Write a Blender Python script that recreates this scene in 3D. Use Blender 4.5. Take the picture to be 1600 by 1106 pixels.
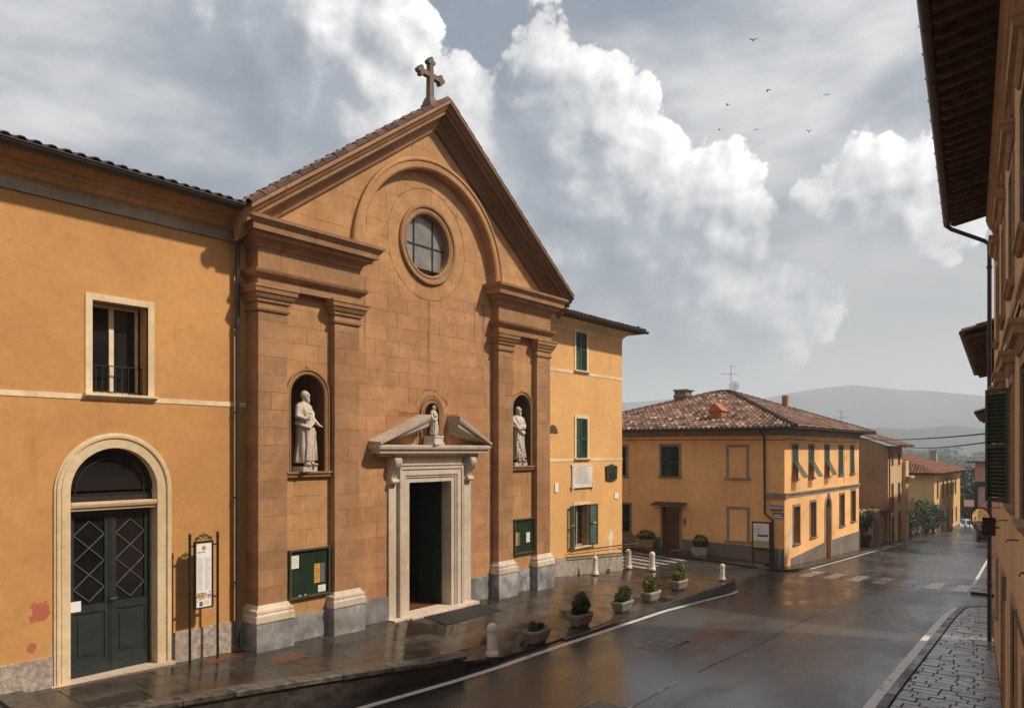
import bpy, math, random
from mathutils import Vector, Matrix
random.seed(11)
for o in list(bpy.data.objects): bpy.data.objects.remove(o)
scene = bpy.context.scene
scene.render.engine = 'CYCLES'
C = scene.collection
R = math.radians
# ------------------------------------------------------------------ camera
cam = bpy.data.cameras.new('camera'); camo = bpy.data.objects.new('camera', cam); C.objects.link(camo)
camo.location = (0, 0, 4.4); camo.rotation_euler = (R(90), 0, -math.atan2(1200, 925))
cam.sensor_width = 36; cam.lens = 27.0; cam.shift_y = 151/1600; cam.clip_start = .05; cam.clip_end = 20000
scene.camera = camo
scene.cycles.volume_bounces = 2; scene.cycles.adaptive_threshold = .015; scene.cycles.max_bounces = 8; scene.cycles.diffuse_bounces = 3; scene.cycles.glossy_bounces = 3
scene.view_settings.view_transform = 'Standard'; scene.view_settings.look = 'None'
scene.view_settings.exposure = 0.27; scene.view_settings.gamma = 1.0; scene.view_settings.use_curve_mapping = False
# ------------------------------------------------------------------ sun
SUN_EL = R(46); SX, SY = .447, -.894                        # horizontal direction towards the sun
ld = bpy.data.lights.new('sun', 'SUN'); ld.energy = 4.3; ld.angle = R(2.4); ld.color = (1.0, .88, .72)
sun = bpy.data.objects.new('sun', ld); C.objects.link(sun)
sdir = Vector((SX*math.cos(SUN_EL), SY*math.cos(SUN_EL), math.sin(SUN_EL)))
sun.rotation_euler = sdir.to_track_quat('Z', 'Y').to_euler(); sun.location = (0, -30, 60)
# ------------------------------------------------------------------ sky
world = bpy.data.worlds.new('World'); scene.world = world; world.use_nodes = True
world.cycles.sampling_method = 'MANUAL'; world.cycles.sample_map_resolution = 256
def build_sky():
    nt = world.node_tree; nt.nodes.clear()
    N = nt.nodes.new; L = nt.links.new
    def val(s, v):
        if hasattr(v, 'is_linked') or isinstance(v, bpy.types.NodeSocket): L(v, s)
        else: s.default_value = v
    def math_(op, a, b=None, c=None, clamp=False, tree=None):
        n = N('ShaderNodeMath'); n.operation = op; n.use_clamp = clamp
        val(n.inputs[0], a)
        if b is not None: val(n.inputs[1], b)
        if c is not None: val(n.inputs[2], c)
        return n.outputs[0]
    def vm(op, a, b=None, out=0):
        n = N('ShaderNodeVectorMath'); n.operation = op; val(n.inputs[0], a)
        if b is not None: val(n.inputs[1], b)
        return n.outputs[out]
    def sstep(x, lo, hi):
        n = N('ShaderNodeMapRange'); n.interpolation_type = 'SMOOTHSTEP'; val(n.inputs[0], x)
        n.inputs[1].default_value = lo; n.inputs[2].default_value = hi; return n.outputs[0]
    def mix(f, a, b):
        n = N('ShaderNodeMix'); n.data_type = 'RGBA'; val(n.inputs[0], f); val(n.inputs[6], a); val(n.inputs[7], b); return n.outputs[2]
    tc = N('ShaderNodeTexCoord'); dirv = vm('NORMALIZE', tc.outputs['Generated'])
    sep = N('ShaderNodeSeparateXYZ'); L(dirv, sep.inputs[0])
    az = math_('ARCTAN2', sep.outputs[0], sep.outputs[1]); el = math_('ARCSINE', sep.outputs[2])
    comb = N('ShaderNodeCombineXYZ'); L(az, comb.inputs[0]); L(el, comb.inputs[1]); P0 = comb.outputs[0]
    def noise(vec, scale, detail, rough=.5, dist=0.0):
        n = N('ShaderNodeTexNoise'); L(vec, n.inputs['Vector']); n.inputs['Scale'].default_value = scale
        n.inputs['Detail'].default_value = detail; n.inputs['Roughness'].default_value = rough; n.inputs['Distortion'].default_value = dist
        return n.outputs
    def voro(vec, scale, detail, rough=.55):
        n = N('ShaderNodeTexVoronoi'); n.feature = 'F1'; L(vec, n.inputs['Vector']); n.inputs['Scale'].default_value = scale
        n.inputs['Detail'].default_value = detail; n.inputs['Roughness'].default_value = rough
        n.normalize = True
        return n.outputs['Distance']
    # heaps of cumulus: (azimuth, elevation, radius) in radians
    heaps = [[(0.956,0.459,0.042),(1.001,0.441,0.055),(1.034,0.399,0.059),(0.981,0.386,0.083),(1.051,0.35,0.07),(1.091,0.326,0.062),(0.997,0.301,0.106),(1.131,0.292,0.066),(1.168,0.306,0.041),(1.189,0.319,0.027),(1.079,0.249,0.107),(0.956,0.232,0.13),(1.143,0.242,0.063),(1.131,0.184,0.083),(1.198,0.171,0.059),(1.258,0.175,0.039),(1.228,0.16,0.057),(1.038,0.151,0.121),(1.151,0.132,0.089),(0.889,0.31,0.097),(0.864,0.224,0.1),(0.749,0.5,0.049),(0.717,0.452,0.065),(0.759,0.448,0.033),(0.653,0.491,0.09),(0.63,0.43,0.081),(0.701,0.39,0.081),(0.592,0.458,0.082),(0.541,0.476,0.071),(0.777,0.394,0.046),(0.685,0.331,0.074),(0.848,0.404,0.041),(0.881,0.362,0.052),(1.371,0.293,0.041),(1.337,0.287,0.037),(1.404,0.299,0.039),(1.431,0.31,0.031),(1.298,0.281,0.032),(1.391,0.267,0.045),(1.344,0.262,0.043)]]
    def heapf(P, D):
        wv = vm('SUBTRACT', noise(D, 8.0, 3, .55)[1], (.5, .5, .5)); wv = vm('MULTIPLY', wv, (.075, .075, .075))
        Pw = vm('ADD', P, wv); acc = None
        for (a, e, r) in heaps[0]:
            q = math_('MULTIPLY_ADD', vm('DISTANCE', Pw, (a, e, 0), out=1), -11.0, r*11.0+.10)
            acc = q if acc is None else math_('SMOOTH_MAX', acc, q, .25)
        # drifting heaps elsewhere in the sky
        g = math_('MULTIPLY_ADD', noise(vm('ADD', D, (1.3, 4.2, 8.8)), 2.6, 3, .5)[0], 5.0, -3.85)
        return math_('SMOOTH_MAX', acc, g, .3)
    def puffs(D):
        b = math_('MULTIPLY_ADD', voro(D, 10.5, 4.0, .56), -1.7, .64)
        return math_('ADD', b, math_('MULTIPLY_ADD', noise(D, 38.0, 4, .6)[0], .36, -.18))
    def toward(k): return tuple(Vector((1.0, .95, 0))*k), tuple(Vector((.70, -.78, .92))*k)
    def shifted(k):
        p, d = toward(k); return vm('ADD', P0, p), vm('NORMALIZE', vm('ADD', dirv, d))
    Ha = heapf(P0, dirv); qa = math_('ADD', Ha, puffs(dirv))
    Pb, Db = shifted(.014); qb = math_('ADD', heapf(Pb, Db), puffs(Db))
    Pc, Dc = shifted(.055); Hc = heapf(Pc, Dc)
    slope = math_('MULTIPLY_ADD', math_('SUBTRACT', Ha, Hc), .40, math_('MULTIPLY', math_('SUBTRACT', qa, qb), 1.15))
    crisp = sstep(slope, -.22, .16)
    alpha = math_('ADD', math_('MULTIPLY', sstep(qa, -.02, .06), crisp), math_('MULTIPLY', sstep(qa, -.15, 1.15), math_('SUBTRACT', 1.0, crisp)))
    thick = sstep(qa, .1, 1.3)
    rim = sstep(qa, .75, .0)
    lit = math_('MULTIPLY_ADD', slope, .78, .395)
    lit = math_('SUBTRACT', lit, math_('MULTIPLY', thick, .20))
    lit = math_('ADD', lit, math_('MULTIPLY', rim, .10))
    big = noise(dirv, 3.2, 3, .5)[0]
    lit = math_('ADD', lit, math_('MULTIPLY_ADD', big, .8, -.38))
    lit = math_('MAXIMUM', math_('MINIMUM', lit, 1.0), 0.0)
    ramp = N('ShaderNodeValToRGB'); L(lit, ramp.inputs[0])
    cr = ramp.color_ramp; cr.elements[0].position = 0.0; cr.elements[0].color = (.16, .20, .27, 1)
    cr.elements[1].position = 1.0; cr.elements[1].color = (1.18, 1.15, 1.11, 1)
    e1 = cr.elements.new(.40); e1.color = (.30, .335, .40, 1)
    e2 = cr.elements.new(.66); e2.color = (.60, .605, .62, 1)
    e3 = cr.elements.new(.84); e3.color = (.86, .85, .84, 1)
    cumulus = ramp.outputs[0]
    # high veil behind the heaps, drawn out in streaks
    st = vm('MULTIPLY', dirv, (1.0, 1.0, 2.6))
    v1 = noise(st, 2.1, 6, .55, .4)[0]; v2 = noise(st, 7.0, 5, .6, .3)[0]
    veil = math_('ADD', math_('MULTIPLY', v1, .82), math_('MULTIPLY', v2, .18))
    veilf = sstep(veil, .40, .64)
    vcol = mix(veilf, (.175, .22, .295, 1), (.68, .67, .67, 1))
    sky = N('ShaderNodeTexSky'); sky.sky_type = 'NISHITA'; sky.sun_disc = False; sky.sun_elevation = SUN_EL
    sky.sun_rotation = math.atan2(SX, SY); sky.dust_density = 2.0
    skyc = vm('MULTIPLY', sky.outputs[0], (.1, .1, .1))
    hole = noise(dirv, 2.9, 4, .5)[0]
    clear = math_('MULTIPLY', sstep(hole, .60, .72), .8)
    vcol = mix(math_('MULTIPLY', sstep(el, .36, .13), .8), vcol, (.245, .262, .30, 1))
    base = mix(clear, vcol, skyc)
    hz = sstep(el, .17, .02)
    base = mix(math_('MULTIPLY', hz, .75), base, (.64, .625, .61, 1))
    low = sstep(el, .045, .14)
    col = mix(math_('MULTIPLY', alpha, low), base, cumulus)
    col = vm('MULTIPLY', col, (10, 10, 10))
    bg = N('ShaderNodeBackground'); L(col, bg.inputs[0]); bg.inputs[1].default_value = .1
    out = N('ShaderNodeOutputWorld'); L(bg.outputs[0], out.inputs[0])
build_sky()
# ------------------------------------------------------------------ mesh helpers
class MB:
    def __init__(s): s.v = []; s.f = []; s.rn = []
    def add(s, vs, fs, rn=None):
        o = len(s.v); s.v += [tuple(p) for p in vs]; s.f += [tuple(i+o for i in f) for f in fs]
        s.rn += [rn if rn is not None else .5]*len(fs); return s
    def box(s, x0, x1, y0, y1, z0, z1, rn=None):
        return s.add([(x0,y0,z0),(x1,y0,z0),(x1,y1,z0),(x0,y1,z0),(x0,y0,z1),(x1,y0,z1),(x1,y1,z1),(x0,y1,z1)],
            [(0,3,2,1),(4,5,6,7),(0,1,5,4),(1,2,6,5),(2,3,7,6),(3,0,4,7)], rn)
    def loft(s, rings, caps=True, closed=True, rn=None):
        n = len(rings[0]); vs = [p for r in rings for p in r]; fs = []
        for i in range(len(rings)-1):
            for j in range(n if closed else n-1):
                k = (j+1) % n; fs.append((i*n+j, i*n+k, (i+1)*n+k, (i+1)*n+j))
        if caps: fs.append(tuple(reversed(range(n)))); fs.append(tuple((len(rings)-1)*n+j for j in range(n)))
        return s.add(vs, fs, rn)
    def prism(s, poly, y0, y1, rn=None):      # poly in (x, z), run along y
        return s.loft([[(x, y0, z) for x, z in poly], [(x, y1, z) for x, z in poly]], rn=rn)
    def prismx(s, poly, x0, x1, rn=None):     # poly in (y, z), run along x
        return s.loft([[(x0, y, z) for y, z in poly], [(x1, y, z) for y, z in poly]], rn=rn)
    def prismz(s, poly, z0, z1, rn=None):
        return s.loft([[(x, y, z0) for x, y in poly], [(x, y, z1) for x, y in poly]], rn=rn)
    def tube(s, pts, r, n=8, caps=True):
        pts = [Vector(p) for p in pts]; rings = []
        rs = r if isinstance(r, (list, tuple)) else [r]*len(pts)
        up = None
        for i, p in enumerate(pts):
            t = (pts[min(i+1, len(pts)-1)] - pts[max(i-1, 0)])
            t = t.normalized() if t.length > 1e-9 else Vector((0, 0, 1))
            if up is None: up = Vector((0, 0, 1)) if abs(t.z) < .9 else Vector((1, 0, 0))
            a = t.cross(up)
            if a.length < 1e-4: a = t.cross(Vector((1, .2, 0)))
            a.normalize(); b = t.cross(a)
            up = -b if abs(t.z) < .98 else up
            rings.append([tuple(p + (a*math.cos(q) + b*math.sin(q))*rs[i]) for q in [2*math.pi*k/n for k in range(n)]])
        return s.loft(rings, caps)
    def lathe(s, c, prof, n=16, sx=1, sy=1):
        rings = [[(c[0]+r*sx*math.cos(2*math.pi*k/n), c[1]+r*sy*math.sin(2*math.pi*k/n), c[2]+z) for k in range(n)] for r, z in prof]
        return s.loft(rings)
    def mould(s, x0, x1, yf, yb, steps, l=1, r=1):      # stack of (z, projection), returns on both ends
        rings = [[(x0-p*l, yf-p, z), (x1+p*r, yf-p, z), (x1+p*r, yb, z), (x0-p*l, yb, z)] for z, p in steps]
        return s.loft(rings)
    def sweep(s, prof, a0, a1, n, cx, cz):  # closed profile of (radius, y) swept round the y axis
        rings = []
        for i in range(n+1):
            a = a0+(a1-a0)*i/n
            rings.append([(cx+r*math.cos(a), y, cz+r*math.sin(a)) for r, y in prof])
        full = abs(abs(a1-a0)-2*math.pi) < 1e-6
        return s.loft(rings, caps=not full)
    def sphere(s, c, rx, ry, rz, n=10, m=8):
        rings = [[(c[0]+rx*math.sin(t)*math.cos(p), c[1]+ry*math.sin(t)*math.sin(p), c[2]-rz*math.cos(t)) for p in [2*math.pi*k/n for k in range(n)]] for t in [max(.02, min(math.pi-.02, math.pi*i/m)) for i in range(m+1)]]
        return s.loft(rings)
    def xf(s, M):
        s.v = [tuple(M @ Vector(p)) for p in s.v]; return s
    def mesh(s, name, pivot=(0, 0, 0), smooth=False, sharp=40):
        me = bpy.data.meshes.new(name)
        me.from_pydata([(p[0]-pivot[0], p[1]-pivot[1], p[2]-pivot[2]) for p in s.v], [], s.f)
        if any(r != .5 for r in s.rn):
            a = me.attributes.new('rnd', 'FLOAT', 'FACE'); a.data.foreach_set('value', s.rn)
        me.update()
        if smooth:
            me.shade_smooth(); me.set_sharp_from_angle(angle=R(sharp))
        return me
MW = {}                                    # world place of every object: (x, y, z, turn about z)
def link(o, parent, loc, rz=0):
    C.objects.link(o); MW[o.name] = (loc[0], loc[1], loc[2], rz)
    if parent is None: o.location = loc; o.rotation_euler = (0, 0, rz)
    else:
        px, py, pz, pr = MW[parent.name]; o.parent = parent
        dx, dy = loc[0]-px, loc[1]-py; c, s_ = math.cos(-pr), math.sin(-pr)
        o.location = (dx*c-dy*s_, dx*s_+dy*c, loc[2]-pz); o.rotation_euler = (0, 0, rz-pr)
    return o
def part(name, mb, mat, parent=None, smooth=False, kind=None, pivot=None, sharp=40):   # mb is in world metres
    xs = [p[0] for p in mb.v]; ys = [p[1] for p in mb.v]; zs = [p[2] for p in mb.v]
    pv = pivot or ((min(xs)+max(xs))/2, (min(ys)+max(ys))/2, min(zs))
    me = mb.mesh(name, pv, smooth, sharp); me.materials.append(mat)
    o = bpy.data.objects.new(name, me); link(o, parent, pv)
    if kind: o['kind'] = kind
    return o
def inst(name, me, parent, loc, rz=0):
    o = bpy.data.objects.new(name, me); return link(o, parent, loc, rz)
def tag(o, label, cat, group=None):
    o['label'] = label; o['category'] = cat
    if group: o['group'] = group
    return o
def thing(name, loc, label, cat, group=None, rz=0):
    o = bpy.data.objects.new(name, None); o.empty_display_size = .3
    link(o, None, loc, rz); return tag(o, label, cat, group)
def copy_tree(root, loc, rz, label, parent=None):
    c = root.copy(); C.objects.link(c); c.location = loc; c.rotation_euler = (0, 0, rz); c['label'] = label
    MW[c.name] = (loc[0], loc[1], loc[2], rz)
    for ch in KIDS(root):
        d = ch.copy(); C.objects.link(d); d.parent = c
        for g in KIDS(ch):
            e = g.copy(); C.objects.link(e); e.parent = d
    return c
def KIDS(o): return [x for x in bpy.data.objects if x.parent == o]
class Frame:                                # facade frame: x along the wall, y into the wall, z up
    def __init__(s, ox, oy, ang): s.ox, s.oy, s.a = ox, oy, ang; s.M = Matrix.Translation((ox, oy, 0)) @ Matrix.Rotation(ang, 4, 'Z')
    def pt(s, x, y, z): v = s.M @ Vector((x, y, z)); return (v.x, v.y, v.z)
CACHE = {}
def shared(key, maker, mat, smooth=False, sharp=40):
    if key not in CACHE:
        mb = MB(); maker(mb); me = mb.mesh(key[0], smooth=smooth, sharp=sharp); me.materials.append(mat); CACHE[key] = me
    return CACHE[key]
def interp(pts, x):
    if x <= pts[0][0]: return pts[0][1]
    for (a, b), (c, d) in zip(pts, pts[1:]):
        if x <= c: return b+(d-b)*(x-a)/(c-a)
    return pts[-1][1]
def clip(poly, a, b, c):                    # keep a*x+b*z <= c
    out = []
    for i, p in enumerate(poly):
        q = poly[(i+1) % len(poly)]; dp = a*p[0]+b*p[1]-c; dq = a*q[0]+b*q[1]-c
        if dp <= 0: out.append(p)
        if (dp < 0 < dq) or (dq < 0 < dp):
            t = dp/(dp-dq); out.append((p[0]+(q[0]-p[0])*t, p[1]+(q[1]-p[1])*t))
    return out
def area(poly): return abs(sum(p[0]*q[1]-q[0]*p[1] for p, q in zip(poly, poly[1:]+poly[:1])))/2
# ------------------------------------------------------------------ materials
class NT:
    def __init__(s, name):
        s.m = bpy.data.materials.new(name); s.m.use_nodes = True; s.t = s.m.node_tree
        s.b = s.t.nodes['Principled BSDF']; s.geo = s.n('ShaderNodeNewGeometry'); s.pos = s.geo.outputs['Position']
    def n(s, t): return s.t.nodes.new(t)
    def l(s, a, b):
        if isinstance(a, bpy.types.NodeSocket): s.t.links.new(a, b)
        else: b.default_value = a
    def math(s, op, a, b=0.0, clamp=False):
        n = s.n('ShaderNodeMath'); n.operation = op; n.use_clamp = clamp; s.l(a, n.inputs[0]); s.l(b, n.inputs[1]); return n.outputs[0]
    def vmul(s, v, k):
        n = s.n('ShaderNodeVectorMath'); n.operation = 'MULTIPLY'; s.l(v, n.inputs[0]); n.inputs[1].default_value = k; return n.outputs[0]
    def noise(s, scale, detail=4, rough=.55, vec=None, dist=0):
        n = s.n('ShaderNodeTexNoise'); s.l(vec or s.pos, n.inputs['Vector']); n.inputs['Scale'].default_value = scale
        n.inputs['Detail'].default_value = detail; n.inputs['Roughness'].default_value = rough; n.inputs['Distortion'].default_value = dist
        return n.outputs[0]
    def step(s, x, lo, hi, a=0.0, b=1.0):
        n = s.n('ShaderNodeMapRange'); n.interpolation_type = 'SMOOTHSTEP'; s.l(x, n.inputs[0])
        for i, v in ((1, lo), (2, hi), (3, a), (4, b)): n.inputs[i].default_value = v
        return n.outputs[0]
    def mix(s, f, a, b):
        n = s.n('ShaderNodeMix'); n.data_type = 'RGBA'; s.l(f, n.inputs[0])
        for v, i in ((a, 6), (b, 7)):
            if isinstance(v, bpy.types.NodeSocket): s.t.links.new(v, n.inputs[i])
            else: n.inputs[i].default_value = (v[0], v[1], v[2], 1)
        return n.outputs[2]
    def mul(s, c, f):
        n = s.n('ShaderNodeMix'); n.data_type = 'RGBA'; n.blend_type = 'MULTIPLY'; n.inputs[0].default_value = 1
        s.l(c, n.inputs[6]); s.t.links.new(f, n.inputs[7]); return n.outputs[2]
    def bump(s, h, st, dist=.01):
        n = s.n('ShaderNodeBump'); n.inputs['Strength'].default_value = st; n.inputs['Distance'].default_value = dist
        s.l(h, n.inputs['Height']); s.t.links.new(n.outputs[0], s.b.inputs['Normal'])
    def done(s, col=None, rough=None, spec=None, metal=None):
        if col is not None:
            if isinstance(col, bpy.types.NodeSocket): s.t.links.new(col, s.b.inputs['Base Color'])
            else: s.b.inputs['Base Color'].default_value = (*col, 1)
        if rough is not None: s.l(rough, s.b.inputs['Roughness'])
        if spec is not None: s.b.inputs['Specular IOR Level'].default_value = spec
        if metal is not None: s.b.inputs['Metallic'].default_value = metal
        return s.m
def sc(c, k): return (c[0]*k, c[1]*k, c[2]*k)
def basic(name, c, rough=.7, var=.25, scale=4, bump=.15, bscale=60, spec=.4, metal=0, c2=None, rand=0):
    t = NT(name); n1 = t.noise(scale, 5); f = t.step(n1, .3, .7)
    col = t.mix(f, sc(c, 1-var), c2 or sc(c, 1+var*.5))
    if rand:
        oi = t.n('ShaderNodeObjectInfo'); col = t.mul(col, t.step(oi.outputs['Random'], 0, 1, 1-rand, 1+rand))
    if bump: t.bump(t.noise(bscale, 4), bump)
    return t.done(col, rough, spec, metal)
def plaster(name, c, var=.16, patches=(), bump=.25, stain=(.5, .42, .34), stain_amt=.38):
    t = NT(name)
    a = t.noise(.45, 7, .6); b = t.noise(2.6, 6, .62)
    col = t.mix(t.step(a, .3, .7), sc(c, 1-var), sc(c, 1+var*.45))
    col = t.mix(t.step(b, .50, .74, 0, .65), col, (c[0]*(1-var*1.2), c[1]*(1-var*1.5), c[2]*(1-var*1.6))); bl = t.noise(1.1, 8, .7, None, .6); col = t.mix(t.step(bl, .56, .72, 0, .35), col, (c[0]*.80, c[1]*.74, c[2]*.70)); col = t.mix(t.step(bl, .42, .28, 0, .3), col, sc(c, 1.15))
    s1 = t.noise(1.0, 6, .6, t.vmul(t.pos, (3.2, 3.2, .28)))
    s2 = t.noise(.6, 3)
    sm = t.math('MULTIPLY', t.step(s1, .50, .74), t.step(s2, .42, .62, 0, stain_amt))
    col = t.mix(sm, col, (c[0]*stain[0], c[1]*stain[1], c[2]*stain[2]))
    sp = t.noise(14, 5, .7); col = t.mix(t.step(sp, .63, .76, 0, .35), col, sc(c, 1.18))
    gr = t.noise(7.0, 7, .72); col = t.mul(col, t.step(gr, .30, .70, .94, 1.06))
    vo = t.n('ShaderNodeTexVoronoi'); vo.feature = 'DISTANCE_TO_EDGE'; vo.inputs['Scale'].default_value = .55
    wn = t.n('ShaderNodeTexNoise'); t.l(t.pos, wn.inputs['Vector']); wn.inputs['Scale'].default_value = 2.2; wn.inputs['Detail'].default_value = 7
    wa = t.n('ShaderNodeVectorMath'); wa.operation = 'ADD'; t.l(t.pos, wa.inputs[0]); t.l(t.vmul(wn.outputs['Color'], (.5, .5, .5)), wa.inputs[1]); t.l(wa.outputs[0], vo.inputs['Vector'])
    ck = t.math('MULTIPLY', t.step(vo.outputs['Distance'], .006, .001), t.step(t.noise(.9, 4), .56, .64)); col = t.mix(t.math('MULTIPLY', ck, .40), col, (c[0]*.45, c[1]*.38, c[2]*.34))
    pn = t.noise(3.0, 8, .72); pk = None
    for (p, r, pc, zs) in patches:
        v = t.n('ShaderNodeVectorMath'); v.operation = 'SUBTRACT'; t.l(t.pos, v.inputs[0]); v.inputs[1].default_value = p
        d = t.n('ShaderNodeVectorMath'); d.operation = 'LENGTH'; t.l(t.vmul(v.outputs[0], (1, 1, zs)), d.inputs[0])
        q = t.math('ADD', d.outputs['Value'], t.math('MULTIPLY', t.math('SUBTRACT', pn, .5), r*5.5))
        col = t.mix(t.step(q, r*1.02, r*.94), col, pc)
    h = t.math('ADD', t.noise(38, 6, .65), t.math('MULTIPLY', t.noise(5, 4), 1.6)); t.bump(h, bump, .012)
    return t.done(col, .86, .25)
def stone(name, c, rand=.10, var=.2, scale=1.6, rough=.82, bump=.3, streak=.25, c2=None, drips=()):
    t = NT(name); oi = t.n('ShaderNodeObjectInfo')
    a = t.noise(scale, 7, .62); col = t.mix(t.step(a, .3, .72), sc(c, 1-var), c2 or sc(c, 1+var*.5))
    big = t.noise(.42, 6, .6); col = t.mix(t.step(big, .42, .66, 0, .6), col, (c[0]*.70, c[1]*.62, c[2]*.56))
    pat = t.noise(1.5, 7, .68); col = t.mix(t.step(pat, .52, .70, 0, .4), col, (c[0]*.66, c[1]*.60, c[2]*.56)); col = t.mix(t.step(pat, .44, .30, 0, .3), col, sc(c, 1.22))
    s1 = t.noise(1.0, 6, .62, t.vmul(t.pos, (4.5, 4.5, .3))); col = t.mix(t.step(s1, .54, .75, 0, streak), col, (c[0]*.42, c[1]*.38, c[2]*.36))
    sp = t.noise(22, 5, .7); col = t.mix(t.step(sp, .62, .75, 0, .3), col, sc(c, 1.3))
    gr = t.noise(9.0, 7, .72); col = t.mul(col, t.step(gr, .30, .70, .89, 1.09))
    for (sx_, z0_, z1_, w_) in drips:       # rust and soot run-offs
        xz = t.n('ShaderNodeSeparateXYZ'); t.l(t.pos, xz.inputs[0])
        d_ = t.math('ABSOLUTE', t.math('SUBTRACT', t.math('ADD', xz.outputs[0], t.math('MULTIPLY', t.math('SUBTRACT', t.noise(3.0, 4), .5), .10)), sx_))
        f_ = t.math('MULTIPLY', t.step(d_, w_, w_*.2), t.math('MULTIPLY', t.step(xz.outputs[2], z0_, z0_+1.6), t.step(xz.outputs[2], z1_+.05, z1_)))
        col = t.mix(t.math('MULTIPLY', f_, t.step(t.noise(5, 5), .3, .6, .25, .75)), col, (c[0]*.38, c[1]*.32, c[2]*.30))
    col = t.mul(col, t.step(oi.outputs['Random'], 0, 1, 1-rand, 1+rand))
    t.bump(t.math('ADD', t.noise(30, 6, .65), t.noise(6, 3)), bump, .012)
    return t.done(col, rough, .3)
def wet(name, c, r0, r1, scale=.7, rand=0, bump=.1, bscale=90, stretch=(1, 1, 1), c2=None, spec=.5, wave=.0):
    t = NT(name); v = t.vmul(t.pos, stretch)
    a = t.noise(scale, 6, .6, v); b = t.noise(scale*5, 5, .6, v)
    f = t.math('ADD', t.math('MULTIPLY', a, .7), t.math('MULTIPLY', b, .3))
    col = t.mix(t.step(f, .35, .65), sc(c, .7), c2 or sc(c, 1.35))
    if rand:
        oi = t.n('ShaderNodeObjectInfo'); col = t.mul(col, t.step(oi.outputs['Random'], 0, 1, 1-rand, 1+rand))
    rg = t.step(f, .38, .62, r0, r1)
    if rand: rg = t.math('ADD', rg, t.step(oi.outputs['Random'], 0, 1, -.05, .08))
    h = t.noise(bscale, 5, .7)
    if wave: h = t.math('ADD', h, t.math('MULTIPLY', t.noise(2.2, 4), wave))
    t.bump(h, bump, .006)
    return t.done(col, rg, spec)
def tiled(name, cols, rough=.85):
    t = NT(name); at = t.n('ShaderNodeAttribute'); at.attribute_name = 'rnd'
    r = t.n('ShaderNodeValToRGB'); t.l(at.outputs['Fac'], r.inputs[0]); cr = r.color_ramp; cr.interpolation = 'LINEAR'
    cr.elements[0].color = (*cols[0], 1); cr.elements[1].color = (*cols[-1], 1)
    for i, c in enumerate(cols[1:-1]): e = cr.elements.new((i+1)/(len(cols)-1)); e.color = (*c, 1)
    a = t.noise(5, 5); col = t.mix(t.step(a, .5, .75, 0, .55), r.outputs[0], (.05, .042, .035))
    t.bump(t.noise(40, 4), .2); return t.done(col, rough, .3)

OCHRE = (.56, .285, .098)
m_left = plaster('ochre_plaster_left', (.55, .28, .10), patches=[((5.52, 14.6, 1.62), .14, (.42, .13, .075), .8), ((5.42, 14.6, 1.05), .07, (.40, .13, .08), .7), ((5.75, 14.6, .92), .10, (.40, .36, .32), 1.6)])
m_annex = plaster('ochre_plaster_annex', (.70, .40, .155), var=.12, patches=[((26.05, 15.2, .98), .17, (.72, .62, .50), .55)])
m_house = plaster('ochre_plaster_house', (.88, .49, .205), var=.16, patches=[((37.2, 11.86, .2), .5, (.66, .52, .36), .6)])
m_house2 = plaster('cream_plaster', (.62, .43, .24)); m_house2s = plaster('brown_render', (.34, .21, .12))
m_house3 = plaster('yellow_plaster', (.66, .42, .16)); m_right = plaster('ochre_plaster_right', (.74, .46, .245), var=.14)
m_pink = plaster('pink_plaster', (.62, .33, .24)); m_far = plaster('far_plaster', (.58, .42, .28))
m_church = stone('church_stone', (.455, .240, .118), rand=.07, drips=[(15.0, 5.7, 8.9, .07), (12.75, 6.3, 8.7, .05), (17.3, 6.8, 8.8, .12), (16.9, 6.9, 8.7, .05)])
m_joint = stone('church_joint', (.31, .165, .078), rand=.0)
m_pil = stone('church_pilaster_stone', (.375, .202, .10), rand=.08)
m_tymp = stone('church_ochre_stone', (.465, .252, .112), rand=.05)
m_mould = stone('church_moulding', (.36, .195, .09), rand=.05, streak=.6)
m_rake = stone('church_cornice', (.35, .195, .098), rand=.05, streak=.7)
m_rake_dark = stone('dark_cornice', (.185, .10, .052), rand=.05, streak=.8)  # darker copy of the cornice stone, for the right raking cornice
m_trimr = stone('ochre_stone_trim', (.44, .29, .17), rand=.05, streak=.35)
m_grey = stone('grey_marble', (.17, .175, .185), rand=.10, c2=(.42, .40, .385), scale=2.4, streak=.35, rough=.6)
m_white = stone('cream_marble', (.60, .505, .40), rand=.05, streak=.6, rough=.6, var=.14)
m_trim = stone('painted_trim', (.76, .60, .385), rand=.04, streak=.22, var=.1)
m_trimg = stone('grey_stone_trim', (.30, .24, .19), rand=.06, streak=.3)
m_band = stone('grey_band', (.38, .31, .235), rand=.04, streak=.3)
m_rubble = stone('rough_plinth', (.40, .34, .29), rand=.06, scale=9, var=.4, bump=.9)
m_plinth = stone('cement_plinth', (.20, .17, .145), rand=.06, scale=1.2)
m_statue = stone('statue_marble', (.60, .53, .45), rand=.0, scale=6, streak=.55, rough=.55, var=.15)
m_tile = tiled('roof_tile', [(.055, .03, .024), (.12, .062, .043), (.20, .11, .078), (.29, .18, .13), (.43, .31, .235)])
m_tiled = basic('eave_tile', (.10, .055, .042), .85, .35, 8, .3, rand=.35)
m_under = basic('roof_bed', (.05, .035, .03), .9)
m_gutter = basic('dark_gutter', (.035, .03, .027), .45, .2, 3, .05, spec=.5)
m_iron = basic('wrought_iron', (.022, .018, .016), .5, .3, 12, .1)
m_rust = basic('rusty_iron', (.10, .05, .03), .8, .4, 10, .3)
m_shut = basic('green_shutter', (.022, .062, .044), .5, .25, 5, .08, rand=.08)
m_shutd = basic('dark_green_shutter', (.012, .034, .026), .5, .25, 5, .08, rand=.08)
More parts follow.
